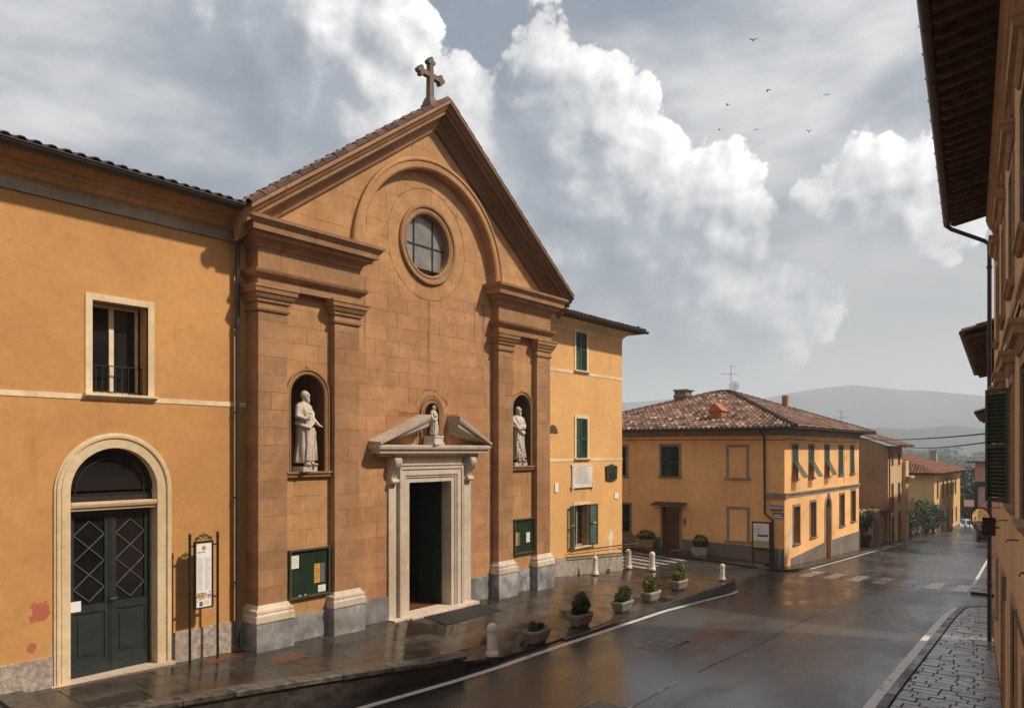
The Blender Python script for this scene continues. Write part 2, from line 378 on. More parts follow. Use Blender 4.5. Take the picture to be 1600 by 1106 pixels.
m_door = basic('slate_green_door', (.024, .033, .032), .45, .2, 4, .06)
m_doorg = basic('bottle_green_door', (.014, .034, .022), .45, .2, 4, .06)
m_doorb = basic('brown_door', (.11, .042, .024), .5, .3, 6, .1)
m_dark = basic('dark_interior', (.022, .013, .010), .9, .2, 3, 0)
m_intf = basic('interior_floor', (.16, .06, .028), .35, .3, 3, 0)
m_sash = basic('cream_paint', (.74, .62, .45), .55, .15, 6, .05)
m_wood = basic('old_wood', (.10, .06, .038), .8, .4, 7, .3, rand=.2)
m_brick = basic('chimney_brick', (.42, .15, .07), .85, .3, 9, .4)
m_conc = stone('planter_concrete', (.36, .31, .26), rand=.1, scale=4, streak=.5)
m_boll = stone('bollard_stone', (.74, .70, .64), rand=.05, scale=6, streak=.25, rough=.5, var=.1)
m_bolld = basic('bollard_base', (.05, .045, .04), .5)
m_soil = basic('soil', (.035, .022, .015), .95, .4, 30, .5)
m_paper = basic('paper', (.80, .78, .74), .6, .06, 12, 0)
m_ink = basic('printed_ink', (.13, .12, .12), .6, .1, 20, 0)
m_inkg = basic('grey_ink', (.38, .36, .35), .6, .1, 20, 0)
m_yell = basic('yellow_print', (.62, .36, .035), .5, .2, 20, 0)
m_blue = basic('blue_enamel', (.04, .06, .16), .4, .1, 8, 0)
m_green = basic('notice_board_green', (.018, .036, .02), .3, .25, 3, .03)
m_metal = basic('grey_metal', (.20, .20, .18), .4, .2, 8, .05, metal=.4)
m_bronze = basic('bronze_plaque', (.05, .062, .055), .45, .5, 14, .6, metal=.3)
m_cable = basic('black_cable', (.02, .02, .02), .6, .1, 3, 0)
m_rubber = basic('rubber_mat', (.022, .02, .019), .6, .2, 30, .4)
m_food = basic('printed_food', (.45, .16, .05), .5, .5, 60, 0, c2=(.7, .45, .22))
def glassy(name, c, rough=.06, var=.3):
    t = NT(name); a = t.noise(1.3, 5, .6); t.bump(t.noise(1.8, 2), .04)
    return t.done(t.mix(t.step(a, .3, .7), sc(c, 1-var), sc(c, 1+var)), rough, .6)
m_glass = glassy('window_glass', (.012, .012, .013)); m_ocul = glassy('leaded_glass', (.20, .185, .17), .3, .35)
m_road = wet('wet_asphalt', (.037, .036, .036), .19, .40, scale=.35, bump=.07, bscale=130, wave=1.2, stretch=(.45, 1.3, 1), spec=.72)
m_slab = wet('wet_slab', (.048, .038, .029), .08, .32, scale=1.1, rand=.25, bump=.10, bscale=45, wave=2.0, spec=.36)
m_slabj = basic('wet_joint', (.022, .018, .015), .5, .3, 8, .3)
m_cob = wet('wet_cobble', (.20, .20, .205), .10, .34, scale=2.2, rand=.25, bump=.25, bscale=30, wave=3.0)
m_kerb = wet('wet_kerb', (.045, .04, .036), .25, .5, scale=2, rand=.15, bump=.3, bscale=25)
m_copg = wet('coping_stone', (.05, .043, .036), .25, .6, scale=6, rand=.2, bump=.9, bscale=16, c2=(.13, .112, .092))
m_lowwall = wet('low_wall_stone', (.035, .028, .022), .4, .8, scale=5, bump=1.0, bscale=12)
def paint():
    t = NT('road_paint'); a = t.noise(7, 6, .7); b = t.noise(.9, 4)
    w = t.math('ADD', t.math('MULTIPLY', a, .6), t.math('MULTIPLY', b, .4))
    return t.done(t.mix(t.step(w, .52, .62, 0, .75), (.64, .60, .55), (.14, .13, .12)), t.step(a, .3, .7, .25, .5), .5)
m_paint = paint()
def worn():
    t = NT('worn_paint'); a = t.noise(5, 6, .7); b = t.noise(.7, 4)
    w = t.math('ADD', t.math('MULTIPLY', a, .55), t.math('MULTIPLY', b, .45))
    return t.done(t.mix(t.step(w, .44, .56, 0, .92), (.50, .46, .42), (.07, .065, .06)), t.step(a, .3, .7, .2, .45), .5)
m_worn = worn()
def leafy(name, c, c2):
    t = NT(name); at = t.n('ShaderNodeAttribute'); at.attribute_name = 'rnd'
    col = t.mix(at.outputs['Fac'], c, c2); t.done(col, .55, .35)
    return t.m
m_leaf = leafy('shrub_leaf', (.018, .035, .010), (.085, .12, .03)); m_leafy = leafy('yellow_green_leaf', (.05, .07, .012), (.16, .19, .04))
m_leafd = leafy('dark_leaf', (.012, .026, .009), (.05, .08, .024)); m_bark = basic('bark', (.06, .045, .032), .9, .4, 10, .5)
def leaves(mb, c, rad, n, size, rng=random, shell=.35):
    for _ in range(n):
        while True:
            d = Vector((rng.uniform(-1, 1), rng.uniform(-1, 1), rng.uniform(-1, 1)))
            if .05 < d.length <= 1: break
        k = d.length**shell; d = d.normalized()*k
        p = Vector((c[0]+d.x*rad[0], c[1]+d.y*rad[1], c[2]+d.z*rad[2]))
        a = Vector((rng.uniform(-1, 1), rng.uniform(-1, 1), rng.uniform(-.6, .9))).normalized(); b = a.cross(Vector((rng.uniform(-1, 1), rng.uniform(-1, 1), rng.uniform(-1, 1)))).normalized()
        s = size*rng.uniform(.6, 1.3)
        mb.add([p-a*s, p+b*s*.45, p+a*s, p-b*s*.45], [(0, 1, 2, 3)], min(1, max(0, rng.gauss(.45+.25*d.z, .22))))
m_zeb = basic('zebra_paint', (.36, .335, .30), .4, .4, 6, .1)
# ------------------------------------------------------------------ levels of the ground
ROADZ = [(-40, -.45), (0, -.42), (12, -.40), (14, -.36), (16, -.34), (21, -.42), (25, -.62), (27, -.74), (30, -.9), (36, -1.15), (50, -1.74), (64, -2.5), (90, -4.1), (108, -5.3), (120, -6.9), (140, -11.0), (170, -17)]
def sm(x, a, b): t = max(0, min(1, (x-a)/(b-a))); return t*t*(3-2*t)
def G(x, y): return interp(ROADZ, x) + .057*max(0, y-11.6)*sm(x, 24, 30)
EDGE = [(-6, 14.2), (0, 13.7), (3, 13.25), (5.3, 12.8), (7.5, 12.28), (10, 11.6), (12.45, 11.0), (14, 10.80), (17, 10.72), (21, 10.76), (27.3, 10.85), (28, 11.0)]
def edge(x): return interp(EDGE, x)
FAC = [(-6, .34), (5, .28), (9.8, .16), (20.5, .03), (22.2, 0), (27, -.36), (28, -.42)]
EDZ = [(-6, .3), (5, .2), (9, .08), (11, .0), (12.2, -.10), (13.2, -.27), (14.5, -.31), (16, -.30), (21, -.29), (27, -.37), (28, -.40)]
def S(x, y):
    e = edge(x); t = max(0, min(1, (y-e)/max(.4, 14.3-e))); return interp(EDZ, x)*(1-t)+interp(FAC, x)*t
RKERB = [(-10, 2.75), (0, 2.95), (15, 3.25), (21, 3.42), (27, 3.72), (29.2, 3.74), (30.0, 3.3), (30.4, 2.6)]
def grid(mb, xs, ys, zf):
    n = len(ys); vs = [(x, y, zf(x, y)) for x in xs for y in ys]
    mb.add(vs, [(i*n+j, (i+1)*n+j, (i+1)*n+j+1, i*n+j+1) for i in range(len(xs)-1) for j in range(n-1)]); return mb
def frange(a, b, n): return [a+(b-a)*i/n for i in range(n+1)]
# terrain: one sheet from the town down into the valley and on to the horizon
FALL = [(-3000, -1.0), (0, -1.0), (60, -3.2), (100, -6.2), (125, -8.2), (160, -12), (230, -17), (340, -19), (450, -14), (560, -6.5), (640, -5), (760, -18), (1000, -40), (5000, -62)]
def tz(x, y):
    z = interp(FALL, x)
    far = sm(x, 150, 500); z += far*(3*math.sin(x*.011+y*.007)+2.5*math.sin(x*.017-y*.021+1.3)+1.2*math.sin(x*.05+y*.04))
    z += -sm(abs(y-8), 150, 900)*20
    return z
m_field = NT('valley_fields')
def _f():
    t = m_field; v = t.n('ShaderNodeTexVoronoi'); t.l(t.vmul(t.pos, (.012, .02, 0)), v.inputs['Vector']); v.inputs['Scale'].default_value = 1.0
    sp = t.n('ShaderNodeSeparateColor'); t.l(v.outputs['Color'], sp.inputs[0])
    col = t.mix(sp.outputs[0], (.035, .06, .018), (.12, .15, .05)); n = t.noise(.05, 6); col = t.mix(t.step(n, .45, .6), col, (.025, .042, .016))
    return t.done(col, .9, .2)
m_field = _f()
mb = MB(); grid(mb, [-3000, -1200, -500, -200, -80, -40, 0, 20, 40, 60, 80, 95, 110, 125, 140, 160, 185, 210, 240, 280, 320, 370, 430, 500, 580, 680, 800, 950, 1150, 1400, 1800, 2400, 3200, 4200],
    [-3500, -2000, -1200, -800, -500, -350, -250, -180, -130, -90, -60, -30, -10, 10, 30, 50, 75, 100, 140, 180, 230, 300, 400, 550, 750, 1000, 1400, 2000, 2800, 3800], tz)
terrain = part('terrain', mb, m_field, None, smooth=True, kind='structure', pivot=(0, 0, 0))
# road sheet (also runs up the side street)
mb = MB(); grid(mb, [-40, -25, -15, -8, -4, 0, 4, 8, 12, 14, 16, 18, 21, 23, 25, 27, 28.5, 30, 33, 36, 40, 45, 50, 57, 64, 77, 90, 99, 108, 114, 120, 130, 140, 150], frange(-6, 11.6, 6)+[14, 18, 22, 28, 36, 46], G)
road = part('road', mb, m_road, None, smooth=True, kind='structure', pivot=(0, 0, 0))
def strip(pts, w, dz=.006, n=6, zf=G):      # painted strip following the ground along a polyline of (x, y)
    m = MB(); P = []
    for (a, b) in zip(pts, pts[1:]):
        for k in range(n): P.append((a[0]+(b[0]-a[0])*k/n, a[1]+(b[1]-a[1])*k/n))
    P.append(pts[-1]); L_, R_ = [], []
    for i, p in enumerate(P):
        q0, q1 = P[max(0, i-1)], P[min(len(P)-1, i+1)]; dx, dy = q1[0]-q0[0], q1[1]-q0[1]; k = w/2/math.hypot(dx, dy)
        for lst, s_ in ((L_, 1), (R_, -1)):
            x, y = p[0]-dy*k*s_, p[1]+dx*k*s_; lst.append((x, y, zf(x, y)+dz))
    vs = L_+R_; h = len(L_); return m.add(vs, [(i, i+1, h+i+1, h+i) for i in range(h-1)])
part('edge_line', strip([(6.5, 11.9), (9.35, 11.02), (11.2, 10.80), (13.3, 10.57), (16.2, 10.44), (20, 10.46), (26.3, 10.53), (27.2, 10.62), (27.7, 10.95)], .16), m_paint, road)
part('edge_line', strip([(37.5, 11.05), (43, 11.08), (50, 11.2), (58, 11.35)], .12), m_paint, road)
part('edge_line', strip([(36.2, 4.25), (50, 5.15), (60, 5.8)], .13), m_paint, road)
for k in range(7):                            # zebra over the main road, worn
    y = 10.35-k*.98; part('zebra_bar', strip([(34.3, y), (36.7, y+.04)], .5), m_worn if k not in (0, 1, 2, 5, 6) else m_paint, road)
for k in range(6):                            # zebra over the side street
    x = 28.7+k*1.04; part('zebra_bar', strip([(x, 15.5+.05*k), (x+.1, 18.6)], .45), m_zeb, road)
part('worn_centre_line', strip([(12.6, 7.0), (14.6, 6.95)], .05), m_worn, road)
part('tar_seam', strip([(15.5, 6.9), (19, 6.75), (24, 6.9)], .04, .004), m_slabj, road)
# ------------------------------------------------------------------ church pavement with its slabs
mb = MB()
xs = frange(-6, 28, 68)
rows = []
for x in xs:
    e = edge(x); top = 15.6; cols = [(x, e, G(x, e)-.3), (x, e, S(x, e)-.022)]+[(x, e+(top-e)*k/6, S(x, e+(top-e)*k/6)-.022) for k in range(1, 7)]
    rows.append(cols)
mb.loft(rows, caps=False, closed=False)
e = rows[-1]; mb.add(e+[(28, 15.6, -1.5), (28, 11, -1.5)], [tuple(range(len(e)))+(len(e), len(e)+1)])
pav = part('pavement', mb, m_slabj, None, kind='structure', pivot=(12, 12, 0))
slabs = []
def wallfront(x): return 15.17 if x > 20.5 else (14.38 if x > 9.4 else 14.57)
y = 15.17; r_ = 0
while y > 10.6:
    h = random.choice([.42, .46, .5]); y0, y1 = y-h, y; x = 1.5-random.random(); r_ += 1
    while x < 27.9:
        w = random.uniform(.62, 1.15); a, b = x+.006, min(x+w, 27.95)-.006; x += w
        if b-a < .15: continue
        ya, yb = max(y0+.006, edge(a)+.004), max(y0+.006, edge(b)+.004); yt = y1-.006
        yt = min(yt, wallfront((a+b)/2))
        if yt-min(ya, yb) < .08 or yt <= max(ya, yb)+.02: continue
        if b < 3.5: continue
        slabs.append((a, b, ya, yb, yt))
    y -= h
for (a, b, ya, yb, yt) in slabs:
    q = [(a, ya), (b, yb), (b, yt), (a, yt)]; dz = random.uniform(-.003, .003); tx = random.uniform(-.002, .002)
    m = MB(); T = [(p[0], p[1], S(*p)+dz+tx*(1 if i in (0, 3) else -1)) for i, p in enumerate(q)]
    m.loft([[(p[0], p[1], p[2]-.06) for p in T], T]); part('paving_slab', m, m_slab, pav)
# kerb stones along the road edge of the church pavement
x = 16.0; m_ = None
while x < 27.3:
    b = min(27.4, x+random.uniform(.8, 1.1)); P = []
    for xx in (x+.006, b-.006):
        e = edge(xx); P.append([(xx, e-.14, G(xx, e)-.2), (xx, e-.13, S(xx, e)+.001), (xx, e+.0, S(xx, e)+.004), (xx, e+.0, G(xx, e)-.2)])
    m = MB(); m.loft(P); part('kerb_stone', m, m_kerb, pav); x = b
# step across the pavement at the far left
m = MB(); m.loft([[(4.75, 12.9, .12), (5.15, 12.9, .12), (5.15, 12.9, .30), (4.75, 12.9, .30)], [(4.85, 14.55, .2), (5.25, 14.55, .2), (5.25, 14.55, .34), (4.85, 14.55, .34)]])
part('step_stone', m, m_copg, pav)
# low retaining wall with coping at the left
lw = thing('low_wall', (9, 11.8, -.4), 'low dark stone retaining wall with rough coping at the left kerb', 'wall')
mb = MB(); P = []
for x in frange(2.5, 12.4, 30):
    e = edge(x); P.append([(x, e-.16, G(x, e)-.2), (x, e-.15, S(min(x, 11.6), e)-.03), (x, e+.2, S(min(x, 11.6), e)-.03), (x, e+.2, G(x, e)-.2)])
mb.loft(P); part('wall_body', mb, m_lowwall, lw)
x = 2.5
while x < 12.4:
    b = min(12.45, x+random.uniform(.7, 1.2)); P = []
    for xx in frange(x+.008, b-.008, 2):
        e = edge(xx); z = S(min(xx, 11.6), edge(min(xx, 11.6)))+.07; k = random.uniform(-.008, .008); P.append([(xx, e-.2+k, z-.09), (xx, e-.205+k, z-.01), (xx, e-.19+k, z), (xx, e+.18, z+.006), (xx, e+.19, z-.09)])
    m = MB(); m.loft(P); part('coping_stone', m, m_copg, lw); x = b
# ------------------------------------------------------------------ right pavement with setts
DX, DY = .99297, .11838                      # direction of the right-hand house wall
def wally(x): return -.515/DX + x*DY/DX
def rk(x): return interp(RKERB, x)
def RS(x, y): return G(x, 3)+.11
mb = MB(); P = []
for x in frange(-10, 30.4, 40):
    P.append([(x, rk(x), G(x, rk(x))-.2), (x, rk(x), RS(x, 0)-.02), (x, wally(x)-.2, RS(x, 0)-.02)])
mb.loft(P, caps=False, closed=False); e = P[-1]; mb.add(e+[(30.4, wally(30.4)-.2, -1.6)], [(0, 1, 2, 3)])
rpav = part('pavement_right', mb, m_slabj, None, kind='structure', pivot=(15, 2.5, -.3))
x = 11.0
while x < 30.3:
    w = random.uniform(.2, .27); y = wally(x)+.02
    while y < rk(x)-.2:
        l = random.choice([.28, .38, .45, .55]); y1 = min(y+l, rk(x)-.17)
        if y1-y > .07:
            dz = random.uniform(-.008, .006); g = .007; x1 = x+w; b = .012
            q = [(x+g, y+g), (x1-g, y+g), (x1-g, y1-g), (x+g, y1-g)]; cx, cy = (x+x1)/2, (y+y1)/2
            top = [(cx+(p[0]-cx)*(1-b/w*2), cy+(p[1]-cy)*(1-b/max(.1, y1-y)*2), RS(*p)+dz+random.uniform(-.003, .003)) for p in q]
            m = MB(); m.loft([[(p[0], p[1], RS(*p)-.05) for p in q], [(p[0], p[1], RS(*p)+dz-.01) for p in q], top]); part('paving_sett', m, m_cob, rpav)
        y = y1
        if y1 >= rk(x)-.18: break
    x += w
x = -6.0
while x < 30.2:
    b = min(30.4, x+1.0); P = []
    for xx in (x+.005, b-.005): P.append([(xx, rk(xx)-.15, G(xx, 3)-.1), (xx, rk(xx)-.15, RS(xx, 0)+.012), (xx, rk(xx)+.02, RS(xx, 0)+.008), (xx, rk(xx)+.03, G(xx, 3)-.1)])
    m = MB(); m.loft(P); part('kerb_stone', m, m_kerb, rpav); x = b
part('edge_line', strip([(-4, 3.05), (0, 3.13), (15, 3.43), (21, 3.60), (27, 3.90), (29.4, 3.92), (30.3, 3.4)], .19), m_paint, road)
# pavement beyond the side lane on the right
mb = MB(); P = []
for x in frange(33.8, 110, 40):
    k = interp([(33, 4.0), (36, 4.1), (50, 5.0), (75, 6.6), (100, 9.6), (120, 13)], x); P.append([(x, k, G(x, k)-.3), (x, k, G(x, k)+.1), (x, k-2.6, G(x, k)+.1), (x, k-2.6, G(x, k)-.6)])
mb.loft(P); rp2 = part('pavement_right_far', mb, m_slab, None, kind='structure', pivot=(40, 4, -1))
# pavement round the corner house and down the street
def hedge(x): return interp([(36, 11.22), (50, 11.38), (60, 11.6), (75, 12.2), (90, 13.2), (110, 15.3)], x)
mb = MB(); P = []
for x in frange(36.2, 110, 50):
    k = hedge(x); P.append([(x, k, G(x, k)-.3), (x, k, G(x, 11.6)+.12), (x, k+2.6, G(x, 11.6)+.13), (x, k+2.6, G(x, k)-.6)])
mb.loft(P)
P = [[(34.9+.25*(1-t)**2*0, 12.6+t*14, G(35, 12.6+t*14)-.3), (34.9, 12.6+t*14, G(35, 12.6+t*14)+.11), (36.9, 12.6+t*14, G(35, 12.6+t*14)+.12), (36.9, 12.6+t*14, G(35, 12.6+t*14)-.5)] for t in frange(0, 1, 8)]
mb.loft(P)
arc = [(34.9+1.32*(1-math.cos(a)), 12.6-1.38*math.sin(a)) for a in frange(0, math.pi/2, 6)]
poly = arc+[(36.25, 12.6)]
mb.loft([[(x, y, G(x, y)-.3) for x, y in poly], [(x, y, G(36, 11.8)+.118) for x, y in poly]])
hp = part('pavement_corner', mb, m_slab, None, kind='structure', pivot=(36, 12, -1))
# drain covers
def drain(x, y, w, l, label, round_=False):
    t = thing('drain_cover', (x, y, G(x, y)), label, 'drain cover', 'cast iron drain covers in the road')
    m = MB(); z = G(x, y)+.004; m.box(x-l/2, x+l/2, y-w/2, y+w/2, z-.05, z); part('frame', m, m_iron, t)
    for i in range(int(l/.5)):
        a = x-l/2+.03+i*.5; m = MB(); m.box(a, a+.46, y-w/2+.04, y+w/2-.04, z, z+.006)
        for k in range(9):
            for j in range(9): m.box(a+.02+k*.048, a+.05+k*.048, y-w/2+.06+j*(w-.14)/9, y-w/2+.06+(j+.6)*(w-.14)/9, z+.006, z+.014)
        part('plate', m, basic_drain, t)
basic_drain = wet('drain_iron', (.20, .185, .17), .3, .5, scale=6, bump=.3)
drain(17.2, 8.64, .8, 1.55, 'rectangular cast iron drain cover of three plates in the wet road')
drain(12.2, 7.4, .8, 1.0, 'iron drain cover cut off by the bottom edge of the picture')
# rusty hatches in the church pavement
for (x, y, w, h, lab) in [(9.75, 13.35, .75, .5, 'rusty hatch plate in the paving below the left pilaster'), (8.75, 14.25, .75, .42, 'rusty hatch plate in the paving beside the menu stand')]:
    m = MB(); z = S(x, y)+.004; m.box(x-w/2, x+w/2, y-h/2, y+h/2, z-.03, z+.004); m.box(x-w/2+.05, x+w/2-.05, y-h/2+.05, y+h/2-.05, z+.004, z+.008)
    tag(part('pavement_hatch', m, wet('rust_plate', (.10, .042, .02), .3, .55, scale=5), None), lab, 'hatch', 'hatches in the church pavement')
m = MB(); P = [(14.42, 13.22), (16.7, 13.22), (16.7, 14.02), (14.42, 14.02)]
z = lambda p: S(*p)+.008
m.loft([[(p[0], p[1], z(p)-.02) for p in P], [(p[0], p[1], z(p)+.012) for p in P]])
tag(part('door_mat', m, m_rubber, None), 'large black rubber mat in front of the church door', 'mat')
# ------------------------------------------------------------------ building helpers
def wall(mb, x0, x1, z0, z1, holes, depth=.25, y=0.0):
    xs = sorted({x0, x1, *[h[0] for h in holes], *[h[1] for h in holes]}); zs = sorted({z0, z1, *[h[2] for h in holes], *[h[3] for h in holes]})
    xs = [x for x in xs if x0 <= x <= x1]; zs = [z for z in zs if z0 <= z <= z1]
    for a, b in zip(xs, xs[1:]):
        for c, d in zip(zs, zs[1:]):
            mx, mz = (a+b)/2, (c+d)/2
            if any(h[0] < mx < h[1] and h[2] < mz < h[3] for h in holes): continue
            mb.add([(a, y, c), (b, y, c), (b, y, d), (a, y, d)], [(0, 1, 2, 3)])
    for (a, b, c, d) in holes:
        mb.add([(a, y, c), (b, y, c), (b, y, d), (a, y, d), (a, y+depth, c), (b, y+depth, c), (b, y+depth, d), (a, y+depth, d)],
            [(0, 4, 5, 1), (1, 5, 6, 2), (2, 6, 7, 3), (3, 7, 4, 0)])
    return mb
def arch_fill(mb, xc, r, zs, ztop, y, depth, n=20, w=None):    # fills the corners over a round arch cut in a rectangular hole
    pts = [(xc-r*math.cos(math.pi*i/n), zs+r*math.sin(math.pi*i/n)) for i in range(n+1)]
    for p, q in zip(pts, pts[1:]):
        mb.add([(p[0], y, p[1]), (q[0], y, q[1]), (q[0], y, ztop), (p[0], y, ztop)], [(0, 1, 2, 3)])
        mb.add([(p[0], y, p[1]), (q[0], y, q[1]), (q[0], y+depth, q[1]), (p[0], y+depth, p[1])], [(0, 1, 2, 3)])
def tiles(mb, O, U, Sd, W, smax, pitch=.2, row=.36, r=.088, rng=random, smin=None):
    O, U, Sd = Vector(O), Vector(U).normalized(), Vector(Sd).normalized(); Nn = U.cross(Sd).normalized()
    if Nn.z < 0: Nn = -Nn
    nu = int(W/pitch)
    for i in range(nu+1):
        u = pitch*(i+.5)
        if u > W: break
        L_ = smax(u); s0 = smin(u) if smin else 0.0
        s_ = s0
        ju = rng.uniform(-.012, .012)
        while s_ < L_-.05:
            e = min(s_+row*1.12, L_); rn = min(1, max(0, rng.gauss(.48, .24))); a = []
            for (ss, hh, rr) in ((s_, .035, r*1.04), (e, .012, r*.9)):
                a.append([O+U*(u+ju-rr*math.cos(q))+Sd*ss+Nn*(hh+rr*.85*math.sin(q)) for q in (0, math.pi*.25, math.pi*.5, math.pi*.75, math.pi)])
            mb.loft(a, caps=False, closed=False, rn=rn)
            s_ += row+rng.uniform(-.01, .01)
def one_tile(mb, p, U, Sd, r=.09, L_=.42, th=.018):
    p, U, Sd = Vector(p), Vector(U).normalized(), Vector(Sd).normalized(); Nn = U.cross(Sd).normalized()
    if Nn.z < 0: Nn = -Nn
    rings = []
    for ss, k in ((0, 1.05), (L_, .9)):
        rings.append([p+U*(-(r*k)*math.cos(q))+Sd*ss+Nn*(r*k*math.sin(q)) for q in frange(0, math.pi, 5)]+[p+U*(-(r*k-th)*math.cos(q))+Sd*ss+Nn*((r*k-th)*math.sin(q)) for q in frange(math.pi, 0, 5)])
    mb.loft(rings)
def shutter_mesh(w, h, mat):                 # louvred leaf, hinge at x=0, face towards -y
    def mk(m):
        t = .035; f = .055
        m.box(0, f, -t, 0, 0, h); m.box(w-f, w, -t, 0, 0, h); m.box(f, w-f, -t+.002, -.002, 0, f*1.2); m.box(f, w-f, -t+.002, -.002, h-f, h); m.box(f, w-f, -t+.002, -.002, h*.48, h*.48+f)
        z = f*1.2+.01
        while z < h-f-.03:
            if not (h*.48-.045 < z < h*.48+f): m.add([(f, -t+.004, z), (w-f, -t+.004, z), (w-f, -.004, z+.045), (f, -.004, z+.045), (f, -t+.004, z+.012), (w-f, -t+.004, z+.012), (w-f, -.004, z+.057), (f, -.004, z+.057)], [(0, 1, 2, 3), (4, 5, 6, 7), (0, 1, 5, 4), (2, 3, 7, 6)])
            z += .058
    return shared(('shutter', round(w, 3), round(h, 3), mat.name), mk, mat)
def window(bld, fr, x, z0, w, h, trim=m_trim, tw=.12, sill=True, shut=None, smat=m_shut, sash=m_sash, depth=.16, head=True, lintel=0, grille=False, bottom=False, proud=.03, sillmat=None, pane=True, glass=None):
    """a window as a part of its building; returns the hole cut for it"""
    me = shared(('window', w, h, tw, head, bottom, proud, trim.name), lambda m: (
        m.box(-w/2-tw, -w/2, -proud, .05, 0 if not bottom else -tw, h+(tw if head else 0)), m.box(w/2, w/2+tw, -proud, .05, 0 if not bottom else -tw, h+(tw if head else 0)),
        m.box(-w/2, w/2, -proud+.002, .05, h, h+tw) if head else None, m.box(-w/2, w/2, -proud+.002, .05, -tw, 0) if bottom else None), trim)
    o = inst('window', me, bld, fr.pt(x, 0, z0), fr.a)
    if sill: inst('sill', shared(('sill', w, tw, (sillmat or trim).name), lambda m: m.mould(-w/2-tw-.03, w/2+tw+.03, -.05, .1, [(-.09, 0), (-.05, .03), (-.045, .05), (0, .05)], 0, 0), sillmat or trim), o, fr.pt(x, 0, z0), fr.a)
    if lintel: inst('lintel', shared(('lintel', w, tw, trim.name), lambda m: m.mould(-w/2-tw-.04, w/2+tw+.04, -.04, .05, [(h+tw+.01, 0), (h+tw+.05, .03), (h+tw+.10, .05), (h+tw+.12, lintel*.7), (h+tw+.2, lintel*.8), (h+tw+.22, lintel), (h+tw+.27, lintel)], .6, .6), trim), o, fr.pt(x, 0, z0), fr.a)
    if pane:
        def sa(m):
            f = .055; y0, y1 = depth, depth+.05
            m.box(-w/2, -w/2+f, y0, y1, 0, h); m.box(w/2-f, w/2, y0, y1, 0, h); m.box(-w/2+f, w/2-f, y0, y1, 0, f); m.box(-w/2+f, w/2-f, y0, y1, h-f, h); m.box(-f*.8, f*.8, y0-.012, y1, f, h-f)
        inst('sash', shared(('sash', w, h, depth, sash.name), sa, sash), o, fr.pt(x, 0, z0), fr.a)
        for s_ in (-1, 1): inst('pane', shared(('pane', w, h, depth, s_, (glass or m_glass).name), lambda m: m.add([(min(0, s_*w/2), depth+.03, 0), (max(0, s_*w/2), depth+.03, 0), (max(0, s_*w/2), depth+.03, h), (min(0, s_*w/2), depth+.03, h)], [(0, 1, 2, 3)]), glass or m_glass), o, fr.pt(x, 0, z0), fr.a)
    if shut is not None:
        lw_ = w/2-.004; me = shutter_mesh(lw_, h-.01, smat)
        for side in (-1, 1):
            ang = shut[0] if side < 0 else shut[1]     # degrees opened outwards
            # leaf hangs on its jamb; turning about z
            if side < 0: a = -R(ang); hx = x-w/2
            else: a = math.pi+R(ang); hx = x+w/2
            yy = .035 if ang < 5 else -.035
            if side < 0: inst('shutter', me, o, fr.pt(hx, yy, z0+.005), fr.a+a)
            else:
                me2 = shared(('shutter_r', lw_, h, smat.name), lambda m: None, smat) if False else me
                # mirrored use: turn half round, so shift by the leaf thickness
                inst('shutter', me, o, fr.pt(hx, yy-.035*math.cos(R(ang)) if ang < 5 else yy, z0+.005), fr.a+a)
    if grille:
        def gr(m):
            n = max(3, int(w/.13)); y = -.06 if grille == 2 else .04
            for i in range(n+1): m.box(-w/2+w*i/n-.008, -w/2+w*i/n+.008, y, y+.016, 0, h)
            k = max(3, int(h/.2)) if grille == 2 else 5
            for j in range(k+1): m.box(-w/2, w/2, y-.004, y+.01, h*j/k-.008, h*j/k+.008)
            if grille == 2:
                for sx in (-w/2, w/2-.016):
                    for zz in (.05, h-.06): m.box(sx, sx+.016, y, .05, zz, zz+.016)
        inst('grille', shared(('grille', w, h, grille), gr, m_iron), o, fr.pt(x, 0, z0), fr.a)
    return (x-w/2, x+w/2, z0, z0+h)
def body(mb, x0, x1, y0, y1, z0, z1):        # plain hidden walls: sides and back
    mb.add([(x0, y0, z0), (x1, y0, z0), (x1, y1, z0), (x0, y1, z0), (x0, y0, z1), (x1, y0, z1), (x1, y1, z1), (x0, y1, z1)], [(1, 2, 6, 5), (2, 3, 7, 6), (3, 0, 4, 7)])
ID = Frame(0, 0, 0)
def FY(Y): return Frame(0, Y, 0)
# ------------------------------------------------------------------ the church
ch = thing('church', (15, 14.4, 0), 'brown stone church with pedimented front, round window and marble portal', 'church')
YF, YP, YN = 14.40, 14.16, 14.33
PIL = [(9.58, 10.31), (11.62, 12.36), (17.72, 18.42), (19.66, 20.38)]
CXC = 15.0
OC = (14.98, 9.92); OR = .84                # round window
AR, AZ = 2.58, 9.25                         # blind arch
SL = .712; TOPZ = 13.62                     # pediment
def rake(x): return TOPZ-SL*abs(x-CXC)
mb = MB()
wall(mb, 12.3, 17.75, -.4, 9.25, [(14.21, 15.84, -.4, 3.57), (14.83, 15.38, 4.62, 5.68), (13.88, 16.08, 8.82, 9.25)], .28, YF+.008)
wall(mb, 12.3, 17.75, 9.25, 11.3, [(13.88, 16.08, 9.25, 11.02)], .0, YF+.008); wall(mb, 13.1, 16.9, 11.3, 11.95, [], .0, YF+.008)
